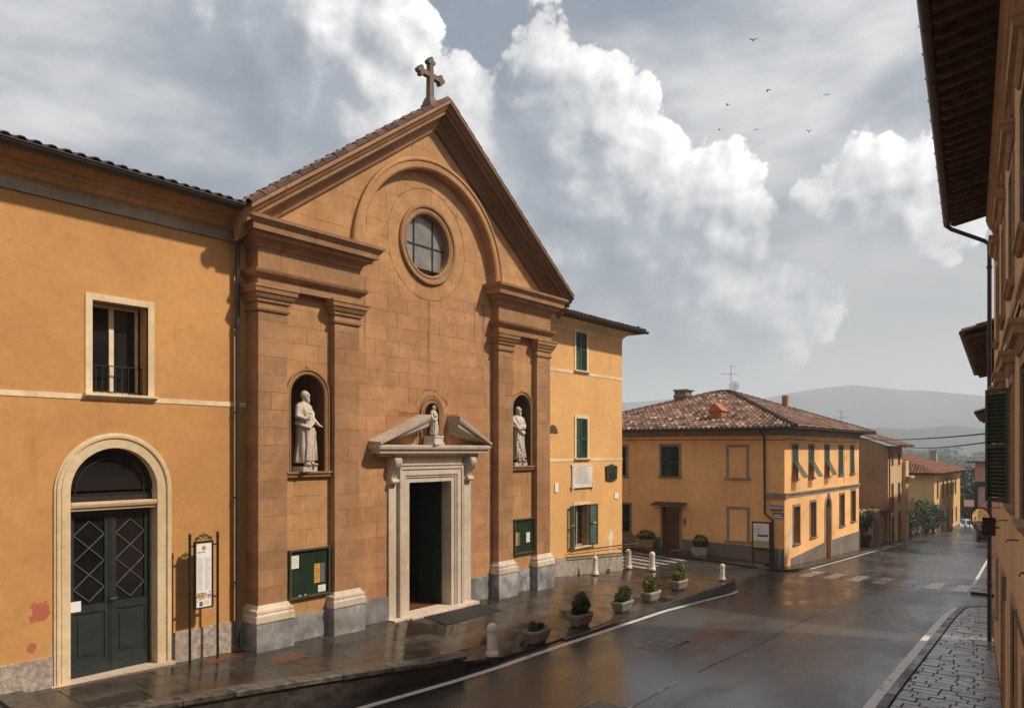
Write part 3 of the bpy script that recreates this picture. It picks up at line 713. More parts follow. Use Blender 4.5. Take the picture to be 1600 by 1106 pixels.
# plate round the oculus
n = 48; cpts = [(OC[0]+OR*math.cos(2*math.pi*i/n), OC[1]+OR*math.sin(2*math.pi*i/n)) for i in range(n+1)]
def sq(a):
    dx, dz = math.cos(a), math.sin(a); k = min((1.10 if dx > 0 else 1.10)/abs(dx) if abs(dx) > 1e-6 else 9, 1.10/abs(dz) if abs(dz) > 1e-6 else 9); return (OC[0]+dx*k, OC[1]+dz*k)
for i in range(n):
    p, q = cpts[i], cpts[i+1]; P_, Q_ = sq(2*math.pi*i/n), sq(2*math.pi*(i+1)/n); y = YF+.008
    mb.add([(p[0], y, p[1]), (q[0], y, q[1]), (Q_[0], y, Q_[1]), (P_[0], y, P_[1])], [(0, 1, 2, 3)])
    mb.add([(p[0], y-.03, p[1]), (q[0], y-.03, q[1]), (q[0], y+.22, q[1]), (p[0], y+.22, p[1])], [(0, 1, 2, 3)])
arch_fill(mb, 15.105, .275, 5.40, 5.69, YF+.008, .28, 14)
part('wall', mb, m_joint, ch)
# spandrels of the gable, one plane forward
mb = MB(); y = YP+.05
xs = frange(9.45, 20.55, 60)
for a, b in zip(xs, xs[1:]):
    def lo(x): d = abs(x-CXC); return AZ+(math.sqrt(max(0, 2.7**2-d*d)) if d < 2.7 else 0) if d < 2.7 else 8.9
    mb.add([(a, y, lo(a)), (b, y, lo(b)), (b, y, rake(b)-.3), (a, y, rake(a)-.3)], [(0, 1, 2, 3)])
part('gable_wall', mb, m_tymp, ch)
# blocks of the front: the nearest ones are objects of their own
stones = []
def course(x0, x1, z0, z1, ch_, lw_, yf, yb, mat, cuts=(), holes=(), first=0, jit=.06):
    z = z0; k = first
    while z < z1-.05:
        zt = min(z+ch_, z1); k += 1
        nn = max(1, round((x1-x0)/lw_)); xs = [x0]
        if nn == 1: xs += ([x1] if k % 2 else [x0+(x1-x0)*random.uniform(.4, .6), x1])
        else:
            offx = 0 if k % 2 else .5
            xs += sorted(x0+(x1-x0)*(i+offx)/nn+random.uniform(-jit, jit) for i in range(1 if not offx else 0, nn)); xs.append(x1)
        for a, b in zip(xs, xs[1:]):
            if b-a < .06: continue
            g_ = random.choice([.0015, .002, .003, .004]); poly = [(a+g_, z+g_), (b-g_, z+g_), (b-g_, zt-g_), (a+g_, zt-g_)]
            for c in cuts: poly = clip(poly, *c) if poly else poly
            for h in holes:
                if not poly: break
                if h[0] == 'c':
                    cx, cz, r = h[1:]; mx = sum(p[0] for p in poly)/len(poly)-cx; mz = sum(p[1] for p in poly)/len(poly)-cz; d = math.hypot(mx, mz) or 1; mx /= d; mz /= d
                    near = min((p[0]-cx)*mx+(p[1]-cz)*mz for p in poly)
                    if d < r*.75: poly = []
                    elif near < r: poly = clip(poly, -mx, -mz, -(r+cx*mx+cz*mz))
                else:
                    hx0, hx1, hz0, hz1 = h[1:]; xa, xb = min(p[0] for p in poly), max(p[0] for p in poly)
                    za, zb = min(p[1] for p in poly), max(p[1] for p in poly)
                    if xb <= hx0 or xa >= hx1 or zb <= hz0 or za >= hz1: continue
                    if (za+zb)/2 > hz1: poly = clip(poly, 0, -1, -hz1)
                    elif (za+zb)/2 < hz0: poly = clip(poly, 0, 1, hz0)
                    elif xa < hx0 and xb > hx1: stones.append((clip(poly, 1, 0, hx0), yf, yb, mat)); poly = clip(poly, -1, 0, -hx1)
                    elif xa < hx0: poly = clip(poly, 1, 0, hx0)
                    elif xb > hx1: poly = clip(poly, -1, 0, -hx1)
                    else: poly = []
            if len(poly) > 2 and area(poly) > .004: stones.append((poly, yf-random.uniform(0, .006), yb, mat))
        z = zt
NICHE = ('c', 15.105, 5.40, .62)
course(12.37, 17.71, .72, 8.66, .38, .76, YF, YF+.05, m_church, holes=(('r', 13.52, 16.68, -1, 4.4), ('r', 14.5, 15.72, 4.3, 5.40), NICHE, ('c', OC[0], OC[1], 1.48)))
for i, (a, b) in enumerate(PIL): course(a, b, 1.1, 7.40, .38, .75, YP, YF+.2 if i else 14.62, m_pil, first=i)
nst = len(stones)
for (a, b, c, r) in [(10.31, 11.62, 10.98, .6), (18.42, 19.66, 19.07, .6)]:
    course(a, b, .72, 7.9, .38, .62, YN, YN+.05, m_tymp, holes=(('r', c-r, c+r, 3.72, 5.68), ('c', c, 5.62, r)))
course(12.4, 17.6, 8.66, 11.9, .38, .76, YF, YF+.05, m_tymp, holes=(('c', OC[0], OC[1], 1.48),), cuts=[])
stones = [s_ for s_ in stones if not (s_[3] is m_tymp and s_[1] > YF-.02 and any(math.hypot(p[0]-CXC, p[1]-AZ) > 3.1 and p[1] > AZ for p in s_[0]))]
# gable blocks
m0 = len(stones)
course(9.9, 20.1, 9.3, 13.0, .38, .78, YP+.045, YP+.09, m_tymp, cuts=[(-SL, 1, TOPZ-.64-SL*CXC), (SL, 1, TOPZ-.64+SL*CXC)], holes=(('c', CXC, AZ, 2.72),))
def put_stone(s_):
    m = MB(); poly, yf, yb, mat = s_; m.prism(poly, yf, yb); return m, mat
allst = stones[:300]
for s_ in allst: m, mat = put_stone(s_); part('stone_block', m, mat, ch)
rest = MB()
for s_ in stones[300:]: rest.prism(s_[0], s_[1], s_[2])
part('upper_stone_blocks', rest, m_tymp, ch, kind='stuff')
for r0, cx, cz, n, a0, a1, r1, y in [(1.06, OC[0], OC[1], 26, 0, 2*math.pi, 1.47, YF-.002), (.50, 15.105, 5.40, 9, 0, math.pi, .62, YF-.002)]:
    for i in range(n):
        a, b = a0+(a1-a0)*i/n+.0015/r0, a0+(a1-a0)*(i+1)/n-.0015/r0; m = MB()
        m.prism([(cx+r*math.cos(t), cz+r*math.sin(t)) for r, t in ((r0, a), (r1, a), (r1, (a+b)/2), (r1, b), (r0, b))], y+random.uniform(0, .002), y+.06); part('voussoir', m, m_tymp if n > 20 else m_church, ch)
# niche bays behind
for (a, b, c) in [(10.31, 11.62, 10.98), (18.42, 19.66, 19.07)]:
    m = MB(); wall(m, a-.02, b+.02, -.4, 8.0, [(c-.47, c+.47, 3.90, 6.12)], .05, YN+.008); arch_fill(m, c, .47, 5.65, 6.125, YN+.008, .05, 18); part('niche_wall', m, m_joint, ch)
def niche(name, c, r, z0, zs, yf, dp, mat):
    m = MB(); n = 16; rows_ = []
    for z in (z0, zs): rows_.append([(c-r*math.cos(math.pi*i/n), yf+dp*math.sin(math.pi*i/n), z) for i in range(n+1)])
    for k in range(1, 9):
        t = math.pi/2*k/8; rows_.append([(c-r*math.cos(math.pi*i/n)*math.cos(t), yf+dp*math.sin(math.pi*i/n)*math.cos(t), zs+r*math.sin(t)) for i in range(n+1)])
    m.loft(rows_, caps=False, closed=False); fl = rows_[0]; m.add(fl, [tuple(range(len(fl)))]); return part(name, m, mat, ch, smooth=True)
def arch_trim(c, r0, z0, zs, yf, prof, mat, name='arch_moulding'):   # jambs and round head
    m = MB(); rings = []
    path = [(c+r0, z0, 0.0)]+[(None, None, a) for a in frange(0, math.pi, 20)]+[(c-r0, z0, math.pi)]
    for (x, z, a) in path:
        if x is None: rings.append([(c+(r0+dr)*math.cos(a), yf-p, zs+(r0+dr)*math.sin(a)) for dr, p in prof])
        else: rings.append([(c+(r0+dr)*math.cos(a), yf-p, z0) for dr, p in prof])
    m.loft(rings); return part(name, m, mat, ch, smooth=True, sharp=25)
m_nich = stone('shaded_niche_stone', (.13, .068, .034), rand=0)  # recess shade is put into this colour, darker than the stone around it
NPROF = [(0, -.06), (0, .03), (.03, .05), (.05, .03), (.08, .035), (.10, .06), (.13, .06), (.13, -.06)]
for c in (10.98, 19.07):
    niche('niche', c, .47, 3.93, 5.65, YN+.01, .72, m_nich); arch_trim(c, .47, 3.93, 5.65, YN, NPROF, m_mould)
    m = MB(); m.mould(c-.58, c+.58, YN-.02, YN+.5, [(3.74, 0), (3.80, .03), (3.81, .06), (3.88, .07), (3.89, .10), (3.93, .10)], .3, .3); part('niche_sill', m, m_mould, ch)
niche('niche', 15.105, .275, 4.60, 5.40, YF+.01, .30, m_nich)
arch_trim(15.105, .275, 4.58, 5.40, YF, [(0, -.06), (0, .04), (.04, .06), (.06, .03), (.10, .04), (.13, .06), (.15, .06), (.15, -.06)], m_mould)
# round window
m = MB(); m.sweep([(OR-.02, YF+.2), (OR-.02, YF-.02), (OR+.04, YF-.05), (OR+.07, YF-.03), (OR+.12, YF-.035), (OR+.15, YF-.075), (OR+.21, YF-.08), (OR+.24, YF-.05), (OR+.24, YF+.05)], 0, 2*math.pi, 64, *OC)
ocu = part('round_window', m, m_mould, ch, smooth=True, sharp=25)
m = MB(); m.add([(OC[0]+OR*math.cos(2*math.pi*i/48), YF+.19, OC[1]+OR*math.sin(2*math.pi*i/48)) for i in range(48)], [tuple(range(48))]); part('pane', m, m_ocul, ocu)
m = MB()
for dx in (-.36, .36): h = math.sqrt(OR**2-dx*dx); m.box(OC[0]+dx-.018, OC[0]+dx+.018, YF+.165, YF+.185, OC[1]-h, OC[1]+h)
m.box(OC[0]-OR, OC[0]+OR, YF+.168, YF+.183, OC[1]-.02, OC[1]+.02); part('glazing_bar', m, m_iron, ocu)
# blind arch
m = MB(); m.sweep([(AR, YF+.02), (AR, YP-.02), (AR+.04, YP-.05), (AR+.18, YP-.055), (AR+.20, YP-.085), (AR+.24, YP-.09), (AR+.29, YP-.06), (AR+.29, YP+.1)], 0, math.pi, 48, CXC, AZ)
part('blind_arch', m, m_tymp, ch, smooth=True, sharp=25)
# pilaster cores, capitals, pedestals
for i, (a, b) in enumerate(PIL):
    m = MB(); m.box(a+.01, b-.01, YP+.01, 14.6, -.3, 7.9); part('pilaster', m, m_joint, ch)
    m = MB(); m.mould(a, b, YP, 14.62 if i in (0,) else YF+.05, [(7.38, .04), (7.43, .055), (7.45, .02), (7.55, .02), (7.57, .06), (7.63, .07), (7.65, .10), (7.71, .13), (7.73, .12), (7.75, .16), (7.83, .17), (7.85, .19), (7.90, .19)]); part('capital', m, m_mould, ch)
    m = MB(); m.mould(a, b, YP, 14.62 if i == 0 else YF+.05, [(-.35, .10), (.76, .10)]); part('pedestal', m, m_grey, ch)
    m = MB(); m.mould(a, b, YP, 14.62 if i == 0 else YF+.05, [(.762, .12), (.90, .12), (.91, .10), (.95, .085), (.97, .10), (1.02, .09), (1.04, .05), (1.12, .012)]); part('base_moulding', m, m_white, ch)
for (a, b, y) in [(10.42, 11.51, YN-.04), (12.47, 13.49, YF-.05), (16.70, 17.61, YF-.05), (18.53, 19.55, YN-.04)]: m = MB(); m.box(a-.01, b+.01, y, YF+.1, -.35, .72); part('plinth', m, m_grey, ch)
# entablatures
for (a, b) in [(9.58, 12.36), (17.72, 20.38)]:
    m = MB(); m.mould(a, b, YP, 14.7, [(7.90, .03), (8.08, .03), (8.085, .06), (8.12, .10), (8.16, .14), (8.20, .16), (8.235, .17), (8.24, .05), (8.26, .012), (8.72, .012)]); part('architrave', m, m_mould, ch)
    m = MB(); m.mould(a, b, YP, 14.7, [(8.721, .03), (8.77, .06), (8.80, .06), (8.84, .11), (8.88, .15), (8.885, .22), (8.98, .24), (8.985, .33), (9.10, .345), (9.13, .37), (9.19, .41), (9.20, .44), (9.27, .45)]); part('cornice', m, m_rake, ch)
# raking cornices
PR = [(0, .56), (-.09, .56), (-.13, .50), (-.22, .44), (-.225, .40), (-.33, .385), (-.335, .26), (-.38, .24), (-.43, .18), (-.435, .13), (-.54, .12), (-.58, .07), (-.66, .04), (-.66, -.08), (0, -.08)]
for s_ in (-1, 1):
    m = MB(); m.loft([[(x, YP-p, rake(x)+d) for d, p in PR] for x in ((9.06, 15.0) if s_ < 0 else (15.0, 20.94))]); part('raking_cornice', m, m_rake if s_ < 0 else m_rake_dark, ch)
# nave behind and its roof
mb = MB(); body(mb, 9.62, 20.36, 14.55, 34, -.4, 9.3); part('side_wall', mb, m_tymp, ch)
mb = MB(); mb.add([(9.0, 13.62, rake(9.0)+.015), (15, 13.62, TOPZ+.015), (15, 14.76, TOPZ+.015), (9.0, 14.76, rake(9)+.015), (21, 13.62, rake(21)+.015), (21, 14.76, rake(21)+.015)], [(0, 1, 2, 3), (1, 4, 5, 2)])
NR = lambda x: 11.3-.40*abs(x-15)
mb.add([(9.3, 14.75, NR(9.3)), (15, 14.75, NR(15)), (15, 34, NR(15)), (9.3, 34, NR(9.3)), (20.7, 14.75, NR(20.7)), (20.7, 34, NR(20.7))], [(0, 1, 2, 3), (1, 4, 5, 2)]); rf = part('roof', mb, m_under, ch)
mb = MB(); ln = math.hypot(6.0, 6.0*SL)
tiles(mb, (8.95, 14.2, rake(8.95)-.02), (0, 1, 0), (1, 0, SL), .46, lambda u: ln-.1, pitch=.22, row=.38)
tiles(mb, (9.2, 14.85, NR(9.2)+.01), (0, 1, 0), (1, 0, .40), 14, lambda u: 6.1, pitch=.22, row=.38); part('roof_tiles', mb, m_tile, rf, kind='stuff')
mb = MB(); mb.prism([(9.62, 8.6), (20.38, 8.6), (20.38, rake(20.38)-.1), (15, TOPZ-.1), (9.62, rake(9.62)-.1)], 14.64, 14.74); part('gable_back', mb, m_tymp, ch)
tl = shared(('verge_tile', 1), lambda m: one_tile(m, (0, 0, 0), (0, 1, 0), (1, 0, SL), .10, .44), m_tiled); tr = shared(('verge_tile', 2), lambda m: one_tile(m, (0, 0, 0), (0, 1, 0), (-1, 0, SL), .10, .44), m_tiled)
x = 9.05
while x < 14.8:
    for yy in (13.68,):
        inst('roof_tile', tl, rf, (x+random.uniform(-.01, .01), yy, rake(x)+.012+random.uniform(0, .012)))
    inst('roof_tile', tr, rf, (30-x, 13.7, rake(x)+.012)); x += .31
# cross on the apex
m_crs = stone('cross_stone', (.20, .15, .115), rand=0, scale=5, streak=.6)
cr = thing('stone_cross', (15.0, 14.34, 13.4), 'weathered stone cross with trefoil arms on the church apex', 'cross')
m = MB(); m.mould(14.90, 15.10, 14.24, 14.44, [(13.3, .16), (13.60, .16), (13.62, .10), (13.74, .08), (13.76, .04), (13.86, .0)]); part('foot', m, m_crs, cr)
m = MB()
cx, cz, y0, y1 = 15.0, 14.46, 14.27, 14.41
m.loft([[(cx-.085, y0, 13.84), (cx+.085, y0, 13.84), (cx+.085, y1, 13.84), (cx-.085, y1, 13.84)], [(cx-.065, y0, 14.75), (cx+.065, y0, 14.75), (cx+.065, y1, 14.75), (cx-.065, y1, 14.75)]]); m.box(cx-.34, cx+.34, y0+.004, y1-.004, cz-.065, cz+.065)
for (dx, dz) in ((-.37, 0), (.37, 0), (0, .35)):
    for (ex, ez) in ((0, 0), (-.08, 0), (.08, 0), (0, .08), (0, -.08)):
        if (dx and ex*dx < 0) or (dz and ez < 0): continue
        q = [(cx+dx+ex+.062*math.cos(a), cz+dz+ez+.062*math.sin(a)) for a in frange(0, 2*math.pi, 8)[:-1]]; k = .003*(ex*10+ez*17); m.prism(q, y0-.005-k, y1+.005+k)
part('cross_arms', m, m_crs, cr)
# ------------------------------------------------------------------ portal
po_y = YF
por = None
m = MB()
for (a, b) in ((13.80, 14.21), (15.84, 16.25)):
    s_ = 1 if a < 15 else -1; i0, i1 = (a, b) if s_ > 0 else (b, a)     # outer, inner edge
    for (o0, o1, p) in ((0, .06, .16), (.06, .22, .13), (.22, .28, .10), (.28, .41, .07)):
        u, v = sorted((i0+s_*o0, i0+s_*o1)); m.box(u, v, YF-p, YF+.12, .12, 3.57+ .41-o0 if o0 > 0 else 3.98)
for (o0, o1, p) in ((0, .06, .16), (.06, .22, .13), (.22, .28, .10), (.28, .41, .07)):
    m.box(13.80+o1, 16.25-o1, YF-p+.002, YF+.12, 3.98-o1, 3.98-o0)
m.box(14.19, 14.215, YF-.06, YF+.42, .12, 3.57); m.box(15.835, 15.86, YF-.06, YF+.42, .12, 3.57); m.box(14.21, 15.84, YF-.06, YF+.42, 3.566, 3.60)
por = part('portal', m, m_white, ch)
for (a, b) in ((13.50, 13.80), (16.38, 16.68)): m = MB(); m.box(a, b, YF-.06, YF+.1, .02, 4.24); part('jamb_strip', m, m_white, por)
m = MB(); m.mould(13.80, 16.25, YF-.10, YF+.05, [(3.982, .06), (4.03, .09), (4.035, .0), (4.24, .0)], .2, .2); part('frieze', m, m_white, por)
m = MB(); m.mould(13.22, 16.80, YF-.06, YF+.05, [(4.242, .02), (4.28, .06), (4.33, .10), (4.335, .28), (4.43, .30), (4.44, .34), (4.50, .36), (4.55, .36)], 1, 1); part('cornice', m, m_white, por)
for (xa, xb, za, zb) in ((12.86, 14.62, 4.555, 5.28), (17.16, 15.76, 4.555, 5.28)):
    m = MB(); rings = []
    for (x, z) in ((xa, za), (xb, zb)):
        e = 0 if x == xa else 1
        rings.append([(x, YF-.46, z+.06), (x, YF-.46, z-.02), (x, YF-.43, z-.10), (x, YF-.40, z-.11), (x, YF-.385, z-.24), (x, YF-.18, z-.27), (x, YF-.13, z-.38), (x, YF+.05, z-.42), (x, YF+.05, z+.09)])
    rings[0] = [(p[0], p[1], max(p[2], 4.553)) for p in rings[0]]; rings[0] = [(p[0], p[1], p[2]+.0005*i) for i, p in enumerate(rings[0])]
    m.loft(rings); part('broken_pediment', m, stone('weathered_marble%d' % (xa > 15), (.46, .38, .30), rand=0, streak=.6, scale=3), por)
for x in (13.50, 16.42):
    m = MB(); prof = []
    for t in frange(0, 1, 14):
        z = 4.22-.66*t; d = .09+.12*(math.cos(t*math.pi)*.5+.5)+.05*math.sin(t*math.pi*2.0)
        prof.append((YF-.06-d, z))
    prof += [(YF-.05, 3.55), (YF-.05, 4.22)]
    m.prismx(prof, x+.02, x+.22)
    for (zz, yy, rr) in ((4.13, YF-.22, .085), (3.62, YF-.14, .062)):
        m.prismx([(yy+rr*math.cos(a), zz+rr*math.sin(a)) for a in frange(0, 2*math.pi, 12)[:-1]], x+.005, x+.235)
    for k in (.035, .10, .165): m.prismx([(p[0]-.012, p[1]) for p in prof[:-2]]+[(YF-.08, 3.56), (YF-.08, 4.2)], x+k, x+k+.035)
    part('console', m, m_white, por)
m = MB(); m.box(13.45, 16.75, YF-.32, YF+.3, -.1, .13); m.box(14.0, 16.05, YF-.40, YF-.1, -.1, .115); part('threshold', m, m_white, por)
# vestibule
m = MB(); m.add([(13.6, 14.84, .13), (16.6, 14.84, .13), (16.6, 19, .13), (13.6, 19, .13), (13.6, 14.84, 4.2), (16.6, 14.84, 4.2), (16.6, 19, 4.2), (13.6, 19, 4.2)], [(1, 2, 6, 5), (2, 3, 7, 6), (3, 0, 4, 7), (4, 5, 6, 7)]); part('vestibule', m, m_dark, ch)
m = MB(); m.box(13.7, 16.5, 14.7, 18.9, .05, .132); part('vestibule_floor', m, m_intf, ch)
m = MB(); m.box(15.76, 15.82, 14.68, 15.50, .15, 3.54)
for (z0, z1) in ((.35, 1.15), (1.3, 2.2), (2.35, 3.35)): m.box(15.735, 15.76, 14.78, 15.40, z0, z1); m.box(15.72, 15.735, 14.84, 15.34, z0+.07, z1-.07)
part('door_leaf', m, m_doorg, por)
m = MB(); m.box(14.22, 14.28, 14.70, 15.50, .15, 3.54); part('door_leaf', m, m_doorg, por)
# ------------------------------------------------------------------ the long ochre building on the left
lb = thing('ochre_building', (4, 14.6, 0), 'ochre plastered building left of the church with arched green door', 'building')
FL = FY(14.6); holes = []
holes.append(window(lb, FL, 6.925, 5.45, 1.03, 1.70, trim=m_trim, tw=.12, sill=True, depth=.38, bottom=False, proud=.02))
w0 = [o for o in bpy.data.objects if o.name.startswith('window') and o.parent == lb][0]
m = MB()
m.box(6.42, 7.43, 14.80, 14.82, 5.98, 6.0)
for i in range(9): m.box(6.44+i*.121, 6.452+i*.121, 14.80, 14.812, 5.46, 5.99)
m.box(6.42, 7.43, 14.80, 14.815, 5.50, 5.515); part('railing', m, m_iron, w0)
DX0, DX1, DXC = 6.03, 7.63, 6.83
holes.append((DX0, DX1, .2, 4.46))
mb = MB(); wall(mb, -6, 9.62, -.5, 9.2, holes, .30); arch_fill(mb, DXC, .80, 3.66, 4.465, 0, .30, 24)
mb.xf(FL.M); body(mb, -6, 9.62, 14.6, 26, -.5, 9.2); part('wall', mb, m_left, lb)
m = MB(); m.box(-6, 6.29-.03, 14.588, 14.62, 5.33, 5.425); m.box(7.61, 9.6, 14.588, 14.62, 5.33, 5.425); m.box(6.26, 7.61, 14.59, 14.62, 5.33, 5.36); part('string_course', m, m_trim, lb)
m = MB()
for (a, b) in ((-6, 5.74), (7.92, 9.5)): m.box(a, b, 14.565, 14.62, -.5, .80)
part('plinth', m, m_rubble, lb)
m = MB(); m.mould(-6, 9.5, 14.6, 14.75, [(8.80, .03), (9.0, .035), (9.005, .06), (9.03, .06), (9.05, .12), (9.10, .17), (9.16, .20), (9.165, .26), (9.25, .28), (9.255, .36), (9.32, .42), (9.36, .46), (9.40, .46)], 0, 0); part('cornice', m, stone('left_cornice', (.50, .30, .14), rand=0, streak=.5), lb)
m = MB(); m.box(-6, 9.5, 14.56, 14.62, 8.80, 9.0); part('frieze_band', m, m_band, lb)
# arched door
prof = [(-.006, -.3), (-.006, .02), (.14, .03), (.15, .015), (.17, .015), (.18, .05), (.23, .055), (.24, .03), (.27, .03), (.27, -.05)]
m = MB(); rings = []
for (kind, a) in [('b', 0)]+[('a', a) for a in frange(0, math.pi, 28)]+[('b', math.pi)]:
    rings.append([(DXC+(.80+dr)*math.cos(a), 14.6-p, (3.66+(.80+dr)*math.sin(a)) if kind == 'a' else .26) for dr, p in prof])
m.loft(rings); dr_ = part('arched_door', m, m_trim, lb, smooth=True, sharp=20)
m = MB(); m.mould(DX0+.02, DX1-.02, 14.64, 14.9, [(3.31, .0), (3.36, .01), (3.37, .04), (3.42, .06), (3.46, .06)], 0, 0); part('transom', m, m_trim, dr_)
m = MB(); m.box(5.70, 7.95, 14.50, 14.95, -.2, .27); part('threshold', m, m_white, dr_)
m = MB(); m.sweep([(.74, 14.78), (.80, 14.78), (.80, 14.84), (.74, 14.84)], 0, math.pi, 24, DXC, 3.66); m.sweep([(.62, 14.79), (.645, 14.79), (.645, 14.83), (.62, 14.83)], 0, math.pi, 24, DXC, 3.62); m.box(6.05, 7.61, 14.78, 14.84, 3.48, 3.58); m.box(6.05, 7.61, 14.765, 14.78, 3.585, 3.60); part('lunette_frame', m, m_iron, dr_)
m = MB(); m.add([(DXC+.78*math.cos(a), 14.82, 3.62+.80*math.sin(a)) for a in frange(0, math.pi, 24)], [tuple(range(25))]); m.box(6.05, 7.61, 14.82, 14.85, 3.44, 3.66); part('lunette_glass', m, m_glass, dr_)
for s_ in (0, 1):
    a, b = (6.08, 6.825) if s_ == 0 else (6.835, 7.58); m = MB(); y = 14.80
    st = .10
    m.box(a, a+st, y, y+.05, .28, 3.31); m.box(b-st, b, y, y+.05, .28, 3.31); m.box(a+st, b-st, y, y+.05, .28, .56); m.box(a+st, b-st, y, y+.05, 1.42, 1.56); m.box(a+st, b-st, y, y+.05, 3.19, 3.31)
    m.box(a+st, b-st, y+.02, y+.04, .56, 1.42); m.box(a+st+.07, b-st-.07, y+.005, y+.03, .64, 1.34); m.box(a, b, y-.012, y, .28, .44); m.box((b-.03) if s_ == 0 else a, b if s_ == 0 else a+.03, y-.012, y, .45, 3.3)
    dl = part('door_leaf', m, m_door, dr_)
    m = MB(); m.box(a+st, b-st, y+.035, y+.045, 1.56, 3.19); part('pane', m, m_glass, dr_)
    m = MB(); cx = (a+b)/2; w_ = (b-a)/2-st; h3 = (3.10-1.62)/3
    for k in range(3):
        z0 = 1.62+k*h3; q = [(cx, z0), (cx+w_, z0+h3/2), (cx, z0+h3), (cx-w_, z0+h3/2)]
        for p0, p1 in zip(q, q[1:]+q[:1]): m.tube([(p0[0], y+.022, p0[1]), (p1[0], y+.022, p1[1])], .010, 5)
    part('lattice', m, basic('lattice_iron', (.11, .11, .105), .5), dr_)
m = MB(); m.tube([(6.80, 14.80, 1.63), (6.80, 14.74, 1.63), (6.93, 14.735, 1.635)], .012, 6); m.box(6.785, 6.815, 14.785, 14.80, 1.53, 1.72); part('handle', m, m_iron, dr_)
m = MB(); m.box(6.10, 6.30, 14.79, 14.80, 1.47, 1.66); part('paper_notice', m, m_paper, dr_)
# roof, gutter, tiles at the eave
mb = MB(); mb.add([(-6, 14.0, 9.40), (9.5, 14.0, 9.40), (9.5, 22, 11.6), (-6, 22, 11.6)], [(0, 1, 2, 3)]); mb.box(-6, 9.5, 14.12, 14.6, 9.36, 9.40); rf = part('roof', mb, m_under, lb)
tl = shared(('eave_tile_l', 1), lambda m: one_tile(m, (0, 0, 0), (1, 0, 0), (0, 1, .275), .105, .45), m_tiled)
for r_ in range(3):
    x = 3.6
    while x < 9.35:
        inst('roof_tile', tl, rf, (x+random.uniform(-.012, .012), 13.93+r_*.37, 9.405+r_*.102+random.uniform(-.006, .01))); x += .235
mb = MB(); tiles(mb, (-6, 13.95, 9.39), (1, 0, 0), (0, 1, .275), 9.6, lambda u: 7, pitch=.235, row=.38); part('roof_tiles', mb, m_tile, rf, kind='stuff')
def gutter(x0, x1, y, z, r, fr=None, name='gutter', parent=None):
    m = MB(); prof = [(y-r*math.cos(a), z-r*math.sin(a)) for a in frange(0, math.pi, 8)]+[(y+(r-.012)*math.cos(a), z-(r-.012)*math.sin(a)) for a in frange(0, math.pi, 8)]
    m.prismx(prof, x0, x1); m.tube([(x0, y-r, z), (x1, y-r, z)], .014, 6)
    xx = x0+.5
    while xx < x1: m.prismx([(p[0], p[1]-.004) for p in prof], xx, xx+.025); xx += 1.0
    if fr: m.xf(fr.M)
    return part(name, m, m_gutter, parent, smooth=True)
gutter(-6, 9.42, 13.99, 9.42, .105, parent=lb)
m = MB(); m.lathe((9.28, 14.12, 9.20), [(.05, -.14), (.09, -.06), (.11, .10), (.11, .16)], 10); m.tube([(9.28, 14.12, 9.1), (9.29, 14.28, 8.85), (9.30, 14.46, 8.72), (9.30, 14.48, 8.4), (9.30, 14.48, .25)], .05, 8)
for z in (1.6, 3.4, 5.2, 7.0): m.tube([(9.30, 14.48, z), (9.30, 14.48, z+.04)], .062, 8); m.box(9.29, 9.31, 14.5, 14.6, z, z+.03)
part('downpipe', m, m_gutter, lb, smooth=True)
# ------------------------------------------------------------------ annex right of the church
an = thing('annex', (23.7, 15.2, 0), 'three-storey yellow annex with green shutters adjoining the church', 'building')
FA = FY(15.2); holes = []
SH = basic('annex_shutter', (.022, .066, .044), .5, .25, 5, .08)
holes.append(window(an, FA, 23.87, 7.33, .74, 1.58, tw=.10, shut=(0, 0), smat=SH))
holes.append(window(an, FA, 23.90, 4.13, .76, 1.45, tw=.11, shut=(0, 0), smat=SH))
holes.append(window(an, FA, 23.90, .90, .92, 1.52, tw=.10, shut=(168, 168), smat=SH, grille=True, depth=.2))
mb = MB(); wall(mb, 20.4, 26.9, -1.0, 9.0, holes, .22); mb.xf(FA.M)
mb.add([(26.9, 15.2, -1.2), (26.9, 26, -1.2), (26.9, 26, 9.0), (26.9, 15.2, 9.0), (20.4, 26, -1.2), (20.4, 26, 9), (20.4, 15.2, 9), (20.4, 14.4, -.5)], [(0, 1, 2, 3), (1, 4, 5, 2), (6, 5, 2, 3)]); part('wall', mb, m_annex, an)
m = MB()
for z in (7.19, 4.02): m.box(20.4, 26.91, 15.188, 15.22, z, z+.10)
part('string_course', m, m_trim, an)
m = MB(); m.loft([[(22.0, 15.175, -.5), (22.0, 15.175, .66), (22.0, 15.22, .66), (22.0, 15.22, -.5)], [(26.915, 15.175, -1.0), (26.915, 15.175, .33), (26.915, 15.22, .33), (26.915, 15.22, -1.0)]]); m.box(26.9, 26.915, 15.22, 26, -1, .33); part('plinth', m, m_rubble, an)
m = MB(); m.mould(20.4, 26.9, 15.2, 15.4, [(8.72, .015), (8.86, .02), (8.87, .06), (8.93, .10), (8.99, .22), (9.02, .36), (9.06, .38)], 0, 1); part('cornice', m, m_trim, an)
mb = MB(); E_ = [(20.4, 14.55), (27.6, 14.55), (27.6, 26.7), (20.4, 26.7)]; ap = [(20.4, 20.6, 11.0), (21.8, 20.6, 11.0)]
mb.add([(p[0], p[1], 9.12) for p in E_]+ap, [(0, 1, 5, 4), (1, 2, 5), (2, 3, 4, 5)]); mb.add([(p[0], p[1], 9.06) for p in E_], [(0, 1, 2, 3)]); rf = part('roof', mb, m_under, an)
